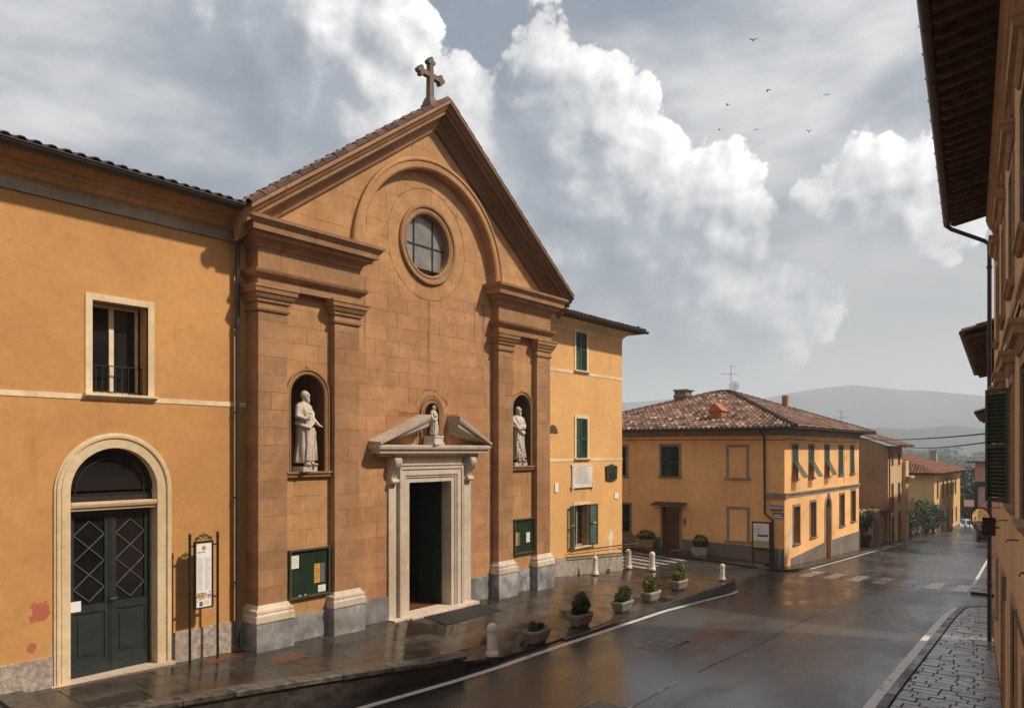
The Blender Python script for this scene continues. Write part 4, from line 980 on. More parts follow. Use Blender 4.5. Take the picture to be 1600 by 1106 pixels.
tl = shared(('eave_tile_a', 1), lambda m: one_tile(m, (0, 0, 0), (1, 0, 0), (0, 1, .31), .10, .45), m_tiled); tl2 = shared(('eave_tile_b', 1), lambda m: one_tile(m, (0, 0, 0), (0, 1, 0), (-1, 0, .32), .10, .45), m_tiled)
for r_ in range(2):
    x = 20.5
    while x < 27.6-.3*r_: inst('roof_tile', tl, rf, (x, 14.48+r_*.38, 9.13+r_*.12+random.uniform(-.005, .01))); x += .225
y = 14.7
while y < 20: inst('roof_tile', tl2, rf, (27.68, y, 9.13+random.uniform(-.005, .01))); y += .225
m = MB(); m.tube([(27.6, 14.55, 9.16), (21.9, 20.5, 11.02)], .11, 6); part('hip_tiles', m, m_tiled, rf)
gutter(20.4, 27.65, 14.47, 9.12, .075, parent=an)
m = MB(); m.tube([(20.75, 14.5, 9.06), (20.75, 14.75, 8.9), (20.75, 15.1, 8.75), (20.75, 15.14, 8.4), (20.75, 15.14, 0)], .05, 8); part('downpipe', m, m_gutter, an, smooth=True)
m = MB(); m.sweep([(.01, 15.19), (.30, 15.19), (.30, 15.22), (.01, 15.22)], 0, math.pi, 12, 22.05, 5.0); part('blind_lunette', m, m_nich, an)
def text_lines(m, x0, x1, z0, z1, rows_, y, th=.5, rng=random, center=False, words=(.03, .09)):
    h = (z1-z0)/rows_
    for r_ in range(rows_):
        z = z1-(r_+1)*h+h*(1-th)/2
        L_ = (x1-x0)*rng.uniform(.5, 1.0) if center else (x1-x0)*rng.choice([1, .95, .8, .6])
        x = (x0+x1)/2-L_/2 if center else x0; e = x+L_
        while x < e:
            w_ = rng.uniform(*words); w_ = min(w_, e-x); m.add([(x, y, z), (x+w_, y, z), (x+w_, y, z+h*th), (x, y, z+h*th)], [(0, 1, 2, 3)]); x += w_+words[0]*.5
# plaques on the annex
t = thing('marble_plaque', (23.9, 15.19, 3.06), 'white marble plaque with inscription on the yellow annex wall', 'plaque')
m = MB(); m.box(23.22, 24.58, 15.15, 15.19, 3.10, 3.86); m.box(23.16, 24.64, 15.13, 15.192, 3.05, 3.12); m.box(23.18, 24.62, 15.14, 15.193, 3.84, 3.90)
for x in (23.2, 24.56): m.box(x, x+.06, 15.12, 15.194, 2.98, 3.2)
part('slab', m, stone('plaque_marble', (.74, .68, .62), rand=0, streak=.3, scale=3, rough=.5), t)
m = MB(); text_lines(m, 23.42, 24.4, 3.18, 3.80, 11, 15.148, .4, center=True, words=(.02, .06)); part('inscription', m, m_inkg, t)
m = MB(); poly = [(25.62, 3.28), (26.0, 3.24), (26.38, 3.28), (26.42, 3.8), (26.2, 3.83), (26.0, 3.88), (25.8, 3.83), (25.58, 3.8)]; m.prism(poly, 15.13, 15.192)
rng = random.Random(3)
for _ in range(40): x, z = rng.uniform(25.68, 26.28), rng.uniform(3.3, 3.72); m.box(x, x+rng.uniform(.03, .1), 15.115, 15.13, z, z+rng.uniform(.02, .06))
tag(part('bronze_plaque', m, m_bronze, None), 'dark bronze relief plaque near the annex corner', 'plaque')
for (x, z, w_, h_, lab) in [(26.42, 2.52, .3, .22, 'small white number plate below the bronze plaque'), (22.25, 2.95, .2, .32, 'small white sign beside the church pilaster on the annex')]:
    m = MB(); m.box(x-w_/2, x+w_/2, 15.17, 15.192, z, z+h_); tag(part('wall_sign', m, m_paper, None), lab, 'sign')
t = thing('handrail', (24.7, 14.9, -.1), 'iron handrail sloping along the annex wall on a thin post', 'handrail')
m = MB(); m.tube([(22.9, 15.1, .83), (22.95, 14.98, .83), (26.4, 14.9, .72), (27.6, 14.85, .68)], .025, 8); m.tube([(22.9, 15.1, .72), (22.95, 14.98, .72), (27.6, 14.85, .58)], .015, 6)
for x in (23.0, 24.4): m.tube([(x, 14.97, .8), (x, 15.18, .74)], .014, 6)
part('rail', m, m_rust, t); m = MB(); m.tube([(26.05, 14.6, -.4), (26.05, 14.6, .55), (26.05, 14.9, .62)], .018, 6); m.box(25.9, 26.2, 14.585, 14.6, .38, .5); part('post', m, m_iron, t)
m_curt = glassy('curtained_glass', (.16, .13, .09), .25)
# ------------------------------------------------------------------ corner house across the side street
h1 = thing('corner_house', (36.31, 11.86, -1.0), 'yellow two-storey corner house with hipped tile roof', 'house')
X0, X1, Y0, Y1 = 36.31, 50.1, 11.86, 24.3
FLX = Frame(X0, 0, -math.pi/2)               # left face: along = -Y
FFY = FY(Y0)
def lx(y): return -y
holes = []
holes.append(window(h1, FLX, lx(17.70), 3.08, 1.0, 1.56, trim=m_trimg, tw=.12, shut=(4, 4), smat=m_shutd, depth=.2))
holes.append(window(h1, FLX, lx(20.75), 3.05, 1.0, 1.56, trim=m_trimg, tw=.12, shut=(0, 0), smat=m_shutd, depth=.2))
holes.append(window(h1, FLX, lx(20.5), .05, .95, 1.5, trim=m_trimg, tw=.10, shut=(0, 0), smat=m_shutd, depth=.2))
HD = (lx(18.12), lx(17.18), -.66, 1.52); holes.append(HD)
mb = MB(); wall(mb, -37, -Y0, -2.2, 5.25, holes, .22); mb.xf(FLX.M)
fh = []
for k, x in enumerate((37.85, 40.45, 43.26, 46.0, 48.48)):
    fh.append(window(h1, FFY, x, 3.05, .80, 1.62, trim=m_trimg, tw=.10, depth=.2, proud=.02))
    wn = [o for o in bpy.data.objects if o.name.startswith('window') and o.parent == h1][-1]
    # tilting louvred blinds: upper leaf flat, lower flap pushed out on three of them
    z0, z1 = 3.06, 4.66; out = (.52, .46, .40, .04, .04)[k]; zb = z0+.82
    m = MB()
    for s_ in (0, 1):
        a = x-.39+s_*.39; b = a+.385
        def leaf(za, zb_, ya, yb):
            for (u, v) in ((a, a+.045), (b-.045, b)): m.loft([[(u, ya, za), (v, ya, za), (v, ya+.03, za), (u, ya+.03, za)], [(u, yb, zb_), (v, yb, zb_), (v, yb+.03, zb_), (u, yb+.03, zb_)]])
            n_ = int((zb_-za)/.06)
            for i in range(n_+1):
                f = i/max(1, n_); zz = za+(zb_-za)*f; yy = ya+(yb-ya)*f; m.add([(a+.045, yy, zz-.02), (b-.045, yy, zz-.02), (b-.045, yy+.03, zz+.025), (a+.045, yy+.03, zz+.025)], [(0, 1, 2, 3)])
        leaf(zb, z1, Y0-.03, Y0-.03); leaf(z0+.05*(out > .1), zb, Y0-.03-out, Y0-.035)
    part('shutter', m, m_shut, wn)
for x, z0 in ((38.06, -.10), (40.73, -.02), (46.23, .12), (48.71, .22)): fh.append(window(h1, FFY, x, z0, .86, 1.78, trim=m_trimg, tw=.13, depth=.2, grille=2, proud=.03, glass=m_curt))
fh.append((43.0, 43.96, -1.45, 1.86))
m2 = MB(); wall(m2, X0, X1, -3.2, 5.25, fh, .25); arch_fill(m2, 43.48, .48, 1.36, 1.865, 0, .25, 16); m2.xf(FFY.M); mb.add(m2.v, m2.f)
mb.add([(X1, Y0, -3.5), (X1, Y1, -3.5), (X1, Y1, 5.25), (X1, Y0, 5.25), (X0, 37, -2), (X0, 37, 5.25), (X1, 37, -2), (X1, 37, 5.25)], [(0, 1, 2, 3), (4, 6, 7, 5)]); part('wall', mb, m_house, h1)
# plinths
m = MB(); m.loft([[(X0-.02, 11.87, -1.6), (X0-.02, 11.87, -.22), (X0+.1, 11.87, -.22), (X0+.1, 11.87, -1.6)], [(X0-.02, 17.1, -1.6), (X0-.02, 17.1, -.10), (X0+.1, 17.1, -.1), (X0+.1, 17.1, -1.6)]]); m.loft([[(X0-.02, 18.2, -1.6), (X0-.02, 18.2, -.1), (X0+.1, 18.2, -.1), (X0+.1, 18.2, -1.6)], [(X0-.02, 30, -1.6), (X0-.02, 30, .0), (X0+.1, 30, 0), (X0+.1, 30, -1.6)]])
m.loft([[(37.2, Y0-.02, -2.4), (37.2, Y0-.02, -.75), (37.2, Y0+.1, -.75), (37.2, Y0+.1, -2.4)], [(42.85, Y0-.02, -2.4), (42.85, Y0-.02, -.5), (42.85, Y0+.1, -.5), (42.85, Y0+.1, -2.4)]]); m.box(44.1, X1+.01, Y0-.02, Y0+.1, -3, -.5); part('plinth', m, m_plinth, h1)
m = MB(); m.mould(X0, X1, Y0, Y0+.2, [(2.16, .03), (2.26, .03), (2.27, .06), (2.34, .10), (2.40, .10)], 0, 0); m.box(X0-.1, X0+.2, Y0-.1, 12.75, 2.16, 2.40); part('string_course', m, m_trimg, h1)
# eaves and roof
m = MB(); m.box(X0-.06, X1+.06, Y0-.06, 37, 5.12, 5.30); m.box(X0-.12, X1+.12, Y0-.12, 37, 5.30, 5.40); part('cornice', m, m_trimg, h1)
ex0, ex1, ey0, ey1 = X0-.75, X1+.75, Y0-.75, Y1+.75; ez, az_ = 5.46, 7.80; AX, AY0, AY1 = (ex0+ex1)/2, 17.3, 18.1
mb = MB(); cs = [(ex0, ey0, ez), (ex1, ey0, ez), (ex1, ey1, ez), (ex0, ey1, ez), (AX, AY0, az_), (AX, AY1, az_)]
mb.add(cs, [(0, 1, 4), (1, 2, 5, 4), (2, 3, 5), (3, 0, 4, 5)]); mb.add([(p[0], p[1], ez-.06) for p in cs[:4]], [(0, 1, 2, 3)]); mb.add([(ex0, ey1-.5, ez), (ex0, 37.5, ez), (44, 37.5, 6.9), (44, ey1-2.5, 6.9), (51, 37.5, 5.4), (51, ey1-2, 5.4)], [(0, 1, 2, 3), (3, 2, 4, 5)]); rf = part('roof', mb, m_under, h1)
mb = MB()
W = ey1-ey0; sx = AX-ex0; ln = math.hypot(sx, az_-ez)
kA = ln/(AY0-ey0); kB = ln/(ey1-AY1)
tiles(mb, (ex0, ey0, ez), (0, 1, 0), (sx, 0, az_-ez), W+10, lambda u: min(ln, u*kA, (W-u)*kB if u < W-1.5 else 3.5), pitch=.26, row=.42, r=.098)
ln2 = math.hypot(AY0-ey0, az_-ez); W2 = ex1-ex0
tiles(mb, (ex0, ey0, ez), (1, 0, 0), (0, AY0-ey0, az_-ez), W2, lambda u: min(u, W2-u)*ln2/sx, pitch=.26, row=.42, r=.098)
part('roof_tiles', mb, m_tile, rf, kind='stuff')
for (p, q) in (((ex0, ey0, ez), (AX, AY0, az_)), ((ex1, ey0, ez), (AX, AY0, az_)), ((AX, AY0, az_), (AX, AY1, az_)), ((ex0, ey1, ez), (AX, AY1, az_))):
    m = MB(); p, q = Vector(p), Vector(q); n = max(2, int((q-p).length/.4))
    for i in range(n): a = p.lerp(q, i/n)+Vector((0, 0, .07)); b = p.lerp(q, (i+1.15)/n)+Vector((0, 0, .05)); m.tube([a, b], [.12, .10], 8)
    part('hip_tiles', m, m_tiled, rf)
g = MB(); 
gutter(ex0, ex1, ey0-.05, ez+.0, .06, parent=h1)
m = MB(); m.tube([(ex0-.05, ey0, ez), (ex0-.05, 37, ez)], .055, 8); part('gutter', m, m_gutter, h1)
m = MB(); m.tube([(35.6, 12.8, 5.4), (36.2, 12.79, 5.05), (36.22, 12.79, 4.8), (36.22, 12.76, 1.40), (36.22, 12.39, 1.15), (36.22, 12.38, -.95)], .05, 8); part('downpipe', m, m_gutter, h1, smooth=True)
# blind windows
def blind(y, z0, w, h):
    m = MB(); a, b = lx(y)-w/2, lx(y)+w/2; t = .13
    m.box(a, a+t, -.03, .05, z0, z0+h); m.box(b-t, b, -.03, .05, z0, z0+h); m.box(a+t, b-t, -.028, .05, z0+h-t, z0+h); m.box(a-.1, b+.1, -.1, .05, z0-.08, z0); m.xf(FLX.M); o = part('blind_window', m, m_trimg, h1)
    m = MB(); m.box(a+t, b-t, -.008, .02, z0, z0+h-t); m.xf(FLX.M); part('infill', m, m_house, o)
blind(14.13, 3.08, 1.13, 1.62); blind(14.10, .02, 1.15, 1.66)
# side door with canopy
m = MB(); a, b = HD[0], HD[1]
m.box(a-.13, a, -.03, .1, -.70, 1.52); m.box(b, b+.13, -.03, .1, -.70, 1.52); m.xf(FLX.M); dd = part('side_door', m, m_trimg, h1)
m = MB(); m.box(a, b, .12, .18, -.66, 1.05)
for i in range(2):
    for j in range(3): m.box(a+.06+i*.46, a+.42+i*.46, .105, .12, -.58+j*.54, -.12+j*.54)
m.box(a, b, .10, .18, 1.05, 1.12); m.xf(FLX.M); part('door_leaf', m, m_doorb, dd)
m = MB(); m.box(a, b, .15, .17, 1.12, 1.52); m.xf(FLX.M); part('transom_light', m, m_glass, dd)
m = MB(); m.box(a-.15, b+.15, -.35, .1, -.85, -.66); m.xf(FLX.M); part('step', m, m_trimg, dd)
m = MB(); m.loft([[(a-.40, -.70, 1.60), (b+.42, -.70, 1.60), (b+.42, -.70, 1.625), (a-.40, -.70, 1.625)], [(a-.40, 0, 1.74), (b+.42, 0, 1.74), (b+.42, 0, 1.765), (a-.40, 0, 1.765)]]); m.tube([(a-.3, -.6, 1.6), (a-.3, 0, 1.4)], .012, 5); m.tube([(b+.3, -.6, 1.6), (b+.3, 0, 1.4)], .012, 5); m.xf(FLX.M); part('canopy', m, m_rust, dd)
m = MB(); m.box(b+.22, b+.36, -.03, .02, .62, .95); m.xf(FLX.M); part('intercom', m, m_metal, h1)
# street door
m = MB(); rings = []
for (k, a) in [('b', 0)]+[('a', a) for a in frange(0, math.pi, 14)]+[('b', math.pi)]: rings.append([(43.48+(.48+d)*math.cos(a), Y0-p, (1.36+(.48+d)*math.sin(a)) if k == 'a' else -1.5) for d, p in ((0, -.2), (0, .03), (.14, .05), (.2, .03), (.2, -.02))])
m.loft(rings); sd = part('street_door', m, m_trimg, h1, smooth=True, sharp=25)
m = MB(); m.box(43.36, 43.60, Y0-.08, Y0+.05, 1.98, 2.1); m.box(43.40, 43.56, Y0-.07, Y0+.05, 1.82, 1.98); part('keystone', m, m_trimg, sd)
m = MB(); m.box(43.0, 43.96, Y0+.18, Y0+.24, -1.5, 1.9); m.box(43.465, 43.495, Y0+.165, Y0+.18, -1.5, 1.9); part('door_leaf', m, m_doorb, sd)
for i in range(2): m = MB(); m.box(42.8-i*.12, 44.16+i*.12, Y0-.22-i*.2, Y0+.05, -1.9, -1.38-i*.14); part('step', m, m_trimg, sd)
# chimneys
m = MB(); bx, by = 37.6, 15.68
m.box(bx-.32, bx+.32, by-.34, by+.34, 5.6, 6.42); m.prismx([(by-.42, 6.42), (by+.42, 6.42), (by, 6.84)], bx-.4, bx+.4); tag(part('chimney', m, m_brick, None), 'gabled orange brick chimney on the near slope of the corner house roof', 'chimney', 'chimneys on the corner house')
t = thing('chimney', (42, 19.7, 7.0), 'square brick chimney with arched pots left of the corner house ridge', 'chimney', 'chimneys on the corner house')
m = MB(); m.box(41.6, 42.4, 19.25, 20.05, 6.6, 7.55); part('shaft', m, m_brick, t)
m = MB(); m.mould(41.6, 42.4, 19.25, 20.05, [(7.55, .06), (7.62, .10), (7.64, .02), (7.66, .02)]); m.mould(41.6, 42.4, 19.25, 20.05, [(7.88, .05), (7.94, .12), (8.0, .06)])
for i in range(4):
    for j in (0, 3) if i in (1, 2) else range(4): m.box(41.6+i*.22, 41.7+i*.22, 19.25+j*.22, 19.35+j*.22, 7.66, 7.88)
part('cap', m, m_conc, t)
m = MB(); m.box(45.9, 46.2, 14.85, 15.15, 6.0, 7.55); m.mould(45.9, 46.2, 14.85, 15.15, [(7.55, .03), (7.62, .03), (7.70, -.04)]); tag(part('chimney', m, m_brick, None), 'slim brick chimney right of the corner house ridge', 'chimney', 'chimneys on the corner house')
m = MB(); m.box(44.0, 44.35, 27.2, 27.55, 6.4, 7.3); m.lathe((44.17, 27.37, 7.3), [(.1, 0), (.09, .3), (.05, .35)], 8); tag(part('chimney', m, m_brick, None), 'small far chimney by the annex edge', 'chimney', 'chimneys on the corner house')
# aerial and dish
t = thing('tv_aerial', (43.2, 17.2, 7.7), 'tall rooftop aerial above the corner house ridge', 'aerial')
m = MB(); m.tube([(43.2, 17.2, 7.6), (43.2, 17.2, 9.35)], .018, 6); part('mast', m, m_metal, t)
m = MB(); m.tube([(43.2-.35, 17.2+.45, 8.86), (43.2+.2, 17.2-.28, 8.86)], .012, 5); m.tube([(43.2, 17.2, 9.3), (43.35, 17.0, 9.3)], .012, 5)
for k in range(6): p = (43.2-.35+.11*k, 17.65-.146*k, 8.86); m.tube([(p[0]-.08, p[1]-.06, p[2]), (p[0]+.08, p[1]+.06, p[2])], .007, 4)
part('elements', m, m_metal, t)
t = thing('satellite_dish', (43.0, 17.0, 7.75), 'pale satellite dish on the corner house ridge', 'dish')
m = MB(); n = 20; rr = .30; ax = Vector((-.80, -.55, .25)).normalized(); uu = ax.cross(Vector((0, 0, 1))).normalized(); vv = ax.cross(uu); c = Vector((43.0, 16.95, 8.12))
m.loft([[tuple(c+(uu*math.cos(2*math.pi*k/n)+vv*math.sin(2*math.pi*k/n))*r+ax*(r*r*.6)) for k in range(n)] for r in (.01, .1, .2, rr)], caps=True); part('reflector', m, basic('dish_paint', (.52, .52, .53), .5, .1, 4, 0), t, smooth=True)
m = MB(); m.tube([c-ax*.02, c-ax*.12-Vector((0, 0, .1)), (43.05, 17.05, 7.6)], .02, 6); m.tube([c+vv*rr*.9, c+ax*.28], .012, 5); part('arm', m, m_metal, t)
t = thing('tv_aerial', (52.5, 13.5, 5.5), 'small aerial behind the right end of the corner house roof', 'aerial')
m = MB(); m.tube([(52.5, 13.5, 4.8), (52.5, 13.5, 7.0)], .016, 6); m.tube([(52.2, 13.9, 6.55), (52.8, 13.1, 6.55)], .012, 5); m.tube([(52.3, 13.8, 6.95), (52.6, 13.35, 6.95)], .012, 5); part('mast', m, m_metal, t)
# notice case and street signs on the side wall
t = thing('notice_case', (36.2, 12.93, -.9), 'framed public notice case with white poster on the corner house wall', 'notice board')
m = MB(); a, b = lx(13.38), lx(12.47); m.box(a, b, -.12, -.0, -.28, 1.02); m.xf(FLX.M); part('frame', m, m_doorb, t)
m = MB(); m.box(a+.08, b-.08, -.13, -.121, .12, .94); m.xf(FLX.M); part('poster', m, m_paper, t)
m = MB(); text_lines(m, a+.12, b-.15, .42, .88, 7, -.132, .25); m.box(a+.32, a+.36, -.132, -.131, .5, .72); m.xf(FLX.M); part('printed_text', m, m_inkg, t)
m = MB(); m.box(a+.28, b-.12, -.134, -.1305, .32, .41); m.xf(FLX.M); part('poster_band', m, m_bronze, t)
m = MB(); m.box(a+.08, b-.08, -.128, -.121, -.2, .11); m.xf(FLX.M); part('lower_poster', m, basic('sage_print', (.42, .44, .36), .6), t)
m = MB(); m.box(a+.09, a+.30, -.132, -.1285, -.18, .10); m.xf(FLX.M); part('yellow_card', m, m_yell, t)
m = MB(); m.box(a+.02, a+.06, -.1, -.05, -.95, -.28); m.box(b-.06, b-.02, -.1, -.05, -.95, -.28); m.xf(FLX.M); part('leg', m, m_iron, t)
for (ya, yb, z0, z1, lab) in [(12.52, 11.95, 1.58, 1.82, 'upper blue and white street sign on the house corner'), (12.38, 11.90, 1.24, 1.48, 'lower blue and white street sign on the house corner')]:
    t = thing('street_sign', (36.28, (ya+yb)/2, z0), lab, 'sign', 'street signs on the house corner'); m = MB(); m.box(lx(ya), lx(yb), -.06, -.02, z0, z1); m.xf(FLX.M); part('plate', m, m_blue, t)
    m = MB(); m.box(lx(ya)+.02, lx(yb)-.02, -.064, -.06, z0+.08 if z0 > 1.5 else z0+.02, z1-.05 if z0 > 1.5 else z0+.07); m.xf(FLX.M); part('white_field', m, m_paper, t)
    m = MB(); text_lines(m, lx(ya)+.05, lx(yb)-.05, z0+.09, z1-.06, 1, -.0655, .7, words=(.03, .06)); m.xf(FLX.M); part('lettering', m, m_ink if z0 > 1.5 else m_paper, t)
m = MB(); m.tube([(36.15, 12.05, -1.02), (36.15, 12.05, -.2)], .06, 8); tag(part('pipe_guard', m, m_metal, None, smooth=True), 'short grey pipe guard at the foot of the house corner', 'pipe')
# ------------------------------------------------------------------ further houses down the street
def house_front(bld, fr, x0, x1, z0, z1, wins, mat, depth=.18):
    hs = []
    for (x, z, w, h, kw) in wins: hs.append(window(bld, fr, x, z, w, h, depth=.12, **kw))
    m = MB(); wall(m, x0, x1, z0, z1, hs, depth); m.xf(fr.M); return m
h2 = thing('cream_house', (63, 12.35, -2.4), 'narrow three-storey cream house beyond the corner house', 'house')
F2 = FY(12.35); kw = dict(trim=m_trimg, tw=.06, sill=True)
wins = [(61.9, 3.45, .55, .75, kw), (64.2, 3.45, .55, .75, kw), (61.9, .55, .62, 1.4, dict(kw, shut=(0, 0), smat=m_doorb)), (64.2, .55, .62, 1.4, dict(kw, shut=(0, 0), smat=m_doorb)), (62.0, -2.35, .9, 1.9, dict(kw, sill=False, shut=(0, 0), smat=m_doorb)), (64.3, -2.4, .8, 2.2, dict(kw, sill=False, shut=(0, 0), smat=m_doorb))]
m = house_front(h2, F2, 60.4, 65.4, -4, 4.75, wins, m_house2); m.add([(65.4, 12.35, -4), (65.4, 22, -4), (65.4, 22, 4.75), (65.4, 12.35, 4.75)], [(0, 1, 2, 3)]); part('wall', m, m_house2, h2)
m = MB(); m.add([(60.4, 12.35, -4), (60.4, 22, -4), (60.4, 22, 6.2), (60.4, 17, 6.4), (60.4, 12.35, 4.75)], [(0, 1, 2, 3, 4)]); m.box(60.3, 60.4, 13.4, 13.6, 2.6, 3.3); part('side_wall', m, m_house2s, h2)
m = MB(); m.add([(60.0, 11.6, 4.72), (66.0, 11.6, 4.72), (66, 17, 6.55), (60, 17, 6.55), (66, 22.5, 6.0), (60, 22.5, 6.0)], [(0, 1, 2, 3), (3, 2, 4, 5)]); m.box(60, 66, 11.6, 12.4, 4.64, 4.70); rf = part('roof', m, m_under, h2)
m = MB(); tiles(m, (60, 11.6, 4.74), (1, 0, 0), (0, 5.4, 1.83), 6, lambda u: 5.6, pitch=.22, row=.4); part('roof_tiles', m, m_tile, rf, kind='stuff')
m = MB(); m.tube([(60.5, 12.25, 4.7), (60.5, 12.25, -2.3)], .05, 6); part('downpipe', m, m_rust, h2)
m = MB(); m.box(65.4, 66.5, 12.1, 14, -4, 3.6); m.box(65.3, 66.6, 11.7, 12.2, -.2, 0); m.box(65.3, 66.6, 11.7, 11.74, 0, .8); m.box(65.3, 66.6, 11.7, 12.2, 2.3, 2.45); part('balcony_bay', m, m_house2, h2)
g2 = thing('garage', (57, 12.7, -2.2), 'low garage with red balcony railing beside the corner house', 'garage')
m = MB(); m.box(52.6, 60.2, 12.5, 15, -3.5, .2); part('wall', m, m_house2s, g2)
m = MB(); m.box(58.6, 60.3, 11.9, 12.6, .05, .2); part('slab', m, m_rust, g2)
m = MB()
for i in range(14): m.box(58.6+i*.13, 58.64+i*.13, 11.9, 11.94, .2, 1.1)
m.box(58.6, 60.4, 11.88, 11.95, 1.08, 1.15); part('railing', m, basic('red_paint', (.25, .035, .025), .5), g2)
for (a, b) in ((53.4, 54.6), (56.8, 58.2)): m = MB(); m.box(a, b, 12.46, 12.5, -2.6, -.3); part('door', m, m_doorb, g2)
h3 = thing('yellow_house', (99, 14, -4.2), 'long yellow house with red roof at the foot of the street', 'house')
F3 = FY(14.0); wins = []
for x in (92.2, 95.6, 98.6, 101.6, 104.6): wins.append((x, -.6, .85, 1.7, dict(kw, shut=(0, 0), smat=m_doorb, tw=.08)))
for x in (95.2, 98.8): wins.append((x, -4.6, 1.2, 2.4, dict(kw, sill=False, shut=(0, 0), smat=m_doorb)))
wins.append((92.2, -3.6, .85, 1.5, dict(kw, shut=(0, 0), smat=m_doorb)))
for x in (102.2, 105.2): wins.append((x, -3.9, .8, 1.6, dict(kw, shut=(0, 0), smat=m_doorb)))
m = house_front(h3, F3, 90.2, 108.3, -7.5, 1.95, wins, m_house3); m.add([(90.2, 14, -6), (90.2, 24, -6), (90.2, 24, 1.95), (90.2, 14, 1.95), (108.3, 14, -8), (108.3, 24, -8), (108.3, 24, 1.95), (108.3, 14, 1.95)], [(0, 1, 2, 3), (4, 5, 6, 7)]); part('wall', m, m_house3, h3)
m = MB(); m.box(98, 108.35, 13.96, 14.05, -8, -4.5); part('plinth', m, m_plinth, h3)
cs = [(89.4, 13.2, 2.0), (109.1, 13.2, 2.0), (109.1, 24.8, 2.0), (89.4, 24.8, 2.0), (93.5, 19, 4.0), (105, 19, 4.0)]
m = MB(); m.add(cs, [(0, 1, 5, 4), (1, 2, 5), (2, 3, 4, 5), (3, 0, 4)]); m.add([(p[0], p[1], 1.92) for p in cs[:4]], [(0, 1, 2, 3)]); rf = part('roof', m, m_under, h3)
m = MB(); k = math.hypot(5.8, 2.0); tiles(m, cs[0], (1, 0, 0), (0, 5.8, 2.0), 19.7, lambda u: min(k, u*k/4.1, (19.7-u)*k/4.1), pitch=.3, row=.5, r=.13); k2 = math.hypot(4.1, 2); tiles(m, cs[0], (0, 1, 0), (4.1, 0, 2.0), 11.6, lambda u: min(u*k2/5.8, (11.6-u)*k2/5.8), pitch=.3, row=.5, r=.13)
part('roof_tiles', m, tiled('red_roof_tile', [(.10, .04, .03), (.20, .085, .05), (.28, .12, .075)]), rf, kind='stuff')
m = MB(); m.box(104.5, 105.2, 16.0, 16.7, 2.6, 4.3); m.box(104.4, 105.3, 15.9, 16.8, 4.3, 4.45); tag(part('chimney', m, m_conc, None), 'grey chimney on the long red-roofed house', 'chimney')
m = MB(); m.box(66.6, 86, 13.3, 13.5, -5, -1.9); 
gw = tag(part('garden_wall', m, m_plinth, None), 'grey garden wall between the cream house and the long yellow house', 'wall')
t = thing('garden_fence', (74, 13.1, -3), 'dark metal fence along the garden wall below the ivy', 'fence')
for i in range(40): m = MB(); m.box(68+i*.3, 68.06+i*.3, 12.9, 12.94, -3.6-.03*i, -2.2-.03*i) ; part('bar', m, m_iron, t)
m = MB(); m.loft([[(68, 12.88, -2.35), (68, 12.96, -2.35), (68, 12.96, -2.25), (68, 12.88, -2.25)], [(80, 12.88, -3.55), (80, 12.96, -3.55), (80, 12.96, -3.45), (80, 12.88, -3.45)]]); part('rail', m, m_iron, t)
# ------------------------------------------------------------------ house on the right, its wall runs past the camera
th = math.atan2(DY, DX)
rb = thing('right_building', (12, .9, -.3), 'tall ochre house on the right edge with deep dark eaves', 'building')
FR = Frame(.061, -.511, math.pi+th)
def tx(t): return -t
holes = []
SHR = basic('right_shutter', (.016, .050, .036), .5, .25, 5, .08)
TC = (4.0, 7.0, 10.0, 13.0, 16.2, 19.4)
for t_ in TC:
    op = (0, 0)
    if t_ == 13.0: op = (145, 0)
    holes.append(window(rb, FR, tx(t_), 3.62, 1.0, 1.72, trim=m_trimr, tw=.13, shut=op, smat=SHR, lintel=.15, depth=.16))
    holes.append(window(rb, FR, tx(t_), 6.72, 1.0, 1.60, trim=m_trimr, tw=.13, shut=(0, 0), smat=SHR, lintel=.13, depth=.16))
    holes.append(window(rb, FR, tx(t_), 9.05, .85, .72, trim=m_trimr, tw=.10, shut=(0, 0), smat=SHR, depth=.16))
for t_, w_, h_ in ((6.2, 1.1, 2.5), (9.6, .9, 1.1), (12.4, 1.1, 2.5), (16.4, 1.0, 2.4), (19.8, .9, 1.1)):
    holes.append(window(rb, FR, tx(t_), -.25 if h_ > 2 else .9, w_, h_, trim=m_trimr, tw=.14, sill=h_ < 2, shut=(0, 0) if h_ > 2 else None, smat=m_doorb, depth=.2, grille=h_ < 2))
mb = MB(); wall(mb, -22.8, 14, -1.2, 10.2, holes, .25); mb.add([(-22.8, 0, -1.2), (-22.8, 9, -1.2), (-22.8, 9, 10.2), (-22.8, 0, 10.2)], [(0, 1, 2, 3)]); mb.add([(14, 0, -1.2), (14, 9, -1.2), (14, 9, 10.2), (14, 0, 10.2), (-22.8, 9, -1.2), (-22.8, 9, 10.2)], [(0, 1, 2, 3), (1, 4, 5, 2)]); mb.xf(FR.M); part('wall', mb, m_right, rb)
m = MB(); m.mould(-22.8, 14, 0, .1, [(9.88, .04), (9.95, .06), (10.0, .10), (10.10, .14), (10.24, .18)], 1, 0); m.xf(FR.M); part('frieze', m, m_trimr, rb)
m = MB(); m.box(-22.8, 14, -.02, .05, 6.28, 6.40); m.xf(FR.M); part('string_course', m, m_trimr, rb)
def soff(d): return 10.40-.22*d             # underside level at distance d from the wall
m = MB(); m.add([(-23.1, .2, soff(-.2)+.16), (14, .2, soff(-.2)+.16), (14, -.98, soff(.98)+.16), (-23.1, -.98, soff(.98)+.16)], [(0, 1, 2, 3)]); m.xf(FR.M); sf = part('soffit', m, m_wood, rb)
brk = basic('soffit_tile', (.17, .06, .035), .9, .35, 5, .3, rand=.3)
x = -23.0; k = 0
